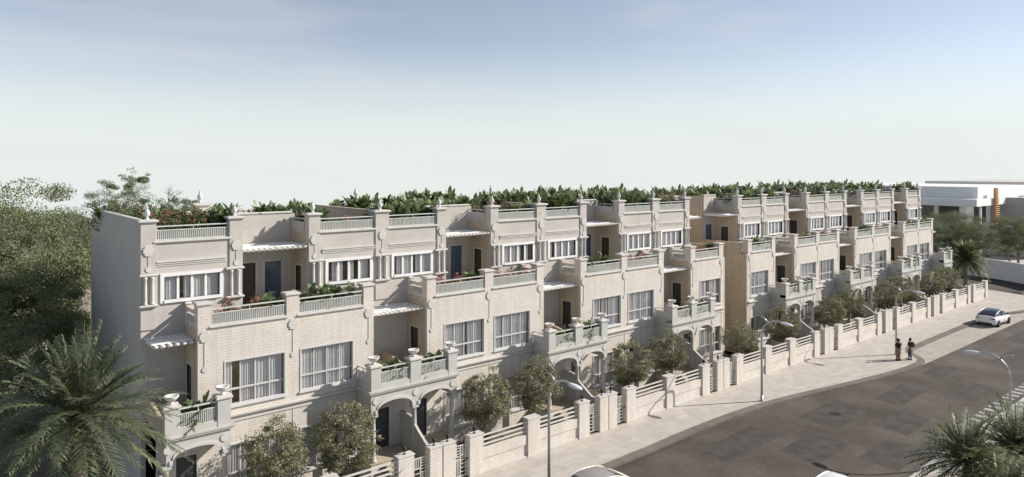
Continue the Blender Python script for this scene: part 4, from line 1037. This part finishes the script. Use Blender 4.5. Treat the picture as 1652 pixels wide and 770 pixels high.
for xx in (1,6.5,12):
    q=MB(); q.box(xx,xx+4.5,4.9,4.985,6.2,9.5); q.build('window',M['carglass'],h)
q=MB(); q.box(0,30,20,34,0,12.2); q.build('upper_storey',M['modern'],h)
tag(h,'grey-framed modern house with large windows at the right edge','house','modern white houses')
h=empty('modern_house',(170,40,0)); q=MB(); q.box(0,40,0,20,0,12.4); q.build('wall',M['modern'],h); q=MB(); q.box(-1,41,-1,21,12.4,13.1); q.build('roof_slab',M['trim'],h)
tag(h,'farthest pale flat-roofed house rising behind the other modern ones','house','modern white houses')
q=MB()
for i in range(4): q.box(142.6+i*.55,142.75+i*.55,40.3,40.5,5,12.4)
for k in range(20): q.box(142.4,144.6,40.1,40.29,5.1+k*.36,5.24+k*.36)
tag(q.build('timber_trellis',M['timber']),'tall orange timber trellis on the corner of the modern white house','trellis')
# far white boundary wall along the side street and a car roof behind
q=MB(); pts=[(120,66),(120,44),(119.6,38),(118.4,34),(116,29.5),(112.5,25.8)]
pts=smooth(pts,2)
pi=offset(pts,-.3)
for a,b,c_,d in zip(pts[:-1],pts[1:],pi[1:],pi[:-1]): q.prism([a,b,c_,d],'z',-.3,2.6)
tag(q.build('boundary_wall',M['modern']),'curved plain white boundary wall across the side street','wall')
g=MB(); g.v=[(119,-40,-.1),(200,-40,-.1),(200,110,-.1),(119,110,-.1)]; g.face([0,1,2,3]); struct(g,'far_pavement',M['roof'])
# dark-roofed low buildings behind the left trees
h=empty('low_building',(-8,84,0)); q=MB(); q.box(0,21,0,16,0,9.2); q.build('wall',M['hall_wall'],h); q=MB(); q.box(-.4,21.4,-.4,16.4,9.2,10.3); q.build('roof',M['dark_roof'],h)
tag(h,'low tan building with a dark flat roof behind the left trees','building')
h=empty('low_building',(-4,118,0)); q=MB(); q.box(0,16,0,14,0,8.0); q.build('wall',M['hall_wall'],h); q=MB(); q.box(-.4,16.4,-.4,14.4,8.0,9.0); q.build('roof',M['dark_roof'],h)
q=MB(); q.box(10,14,4,8,9.01,10.2); q.build('plant_room',M['hall_wall'],h)
tag(h,'farther dark-roofed hall seen between the left trees and the gable','building')
# rear parapet pedestals with finials
for k,(x,lb) in enumerate(((13.4,'first'),(24.5,'second'),(37.4,'third'),(48.5,'fourth'))):
    h=empty('rear_pillar',(x,Y0+BACK+.2,0)); q=MB(); q.box(-.45,.45,0.01,.9,0,13.3); q.build('pillar',M['brick'],h); q=MB(); q.cap(-.45,.45,0.01,.9,13.3,13.5,.12); q.build('pillar_cap',M['trim'],h)
    q=MB(); q.lathe([(r_,z+13.5) for r_,z in FIN],0,.45,12); q.build('urn_finial',M['urn'],h)
    tag(h,f'{lb} rear roof pillar from the left topped by a stone finial','pillar','rear roof pillars')
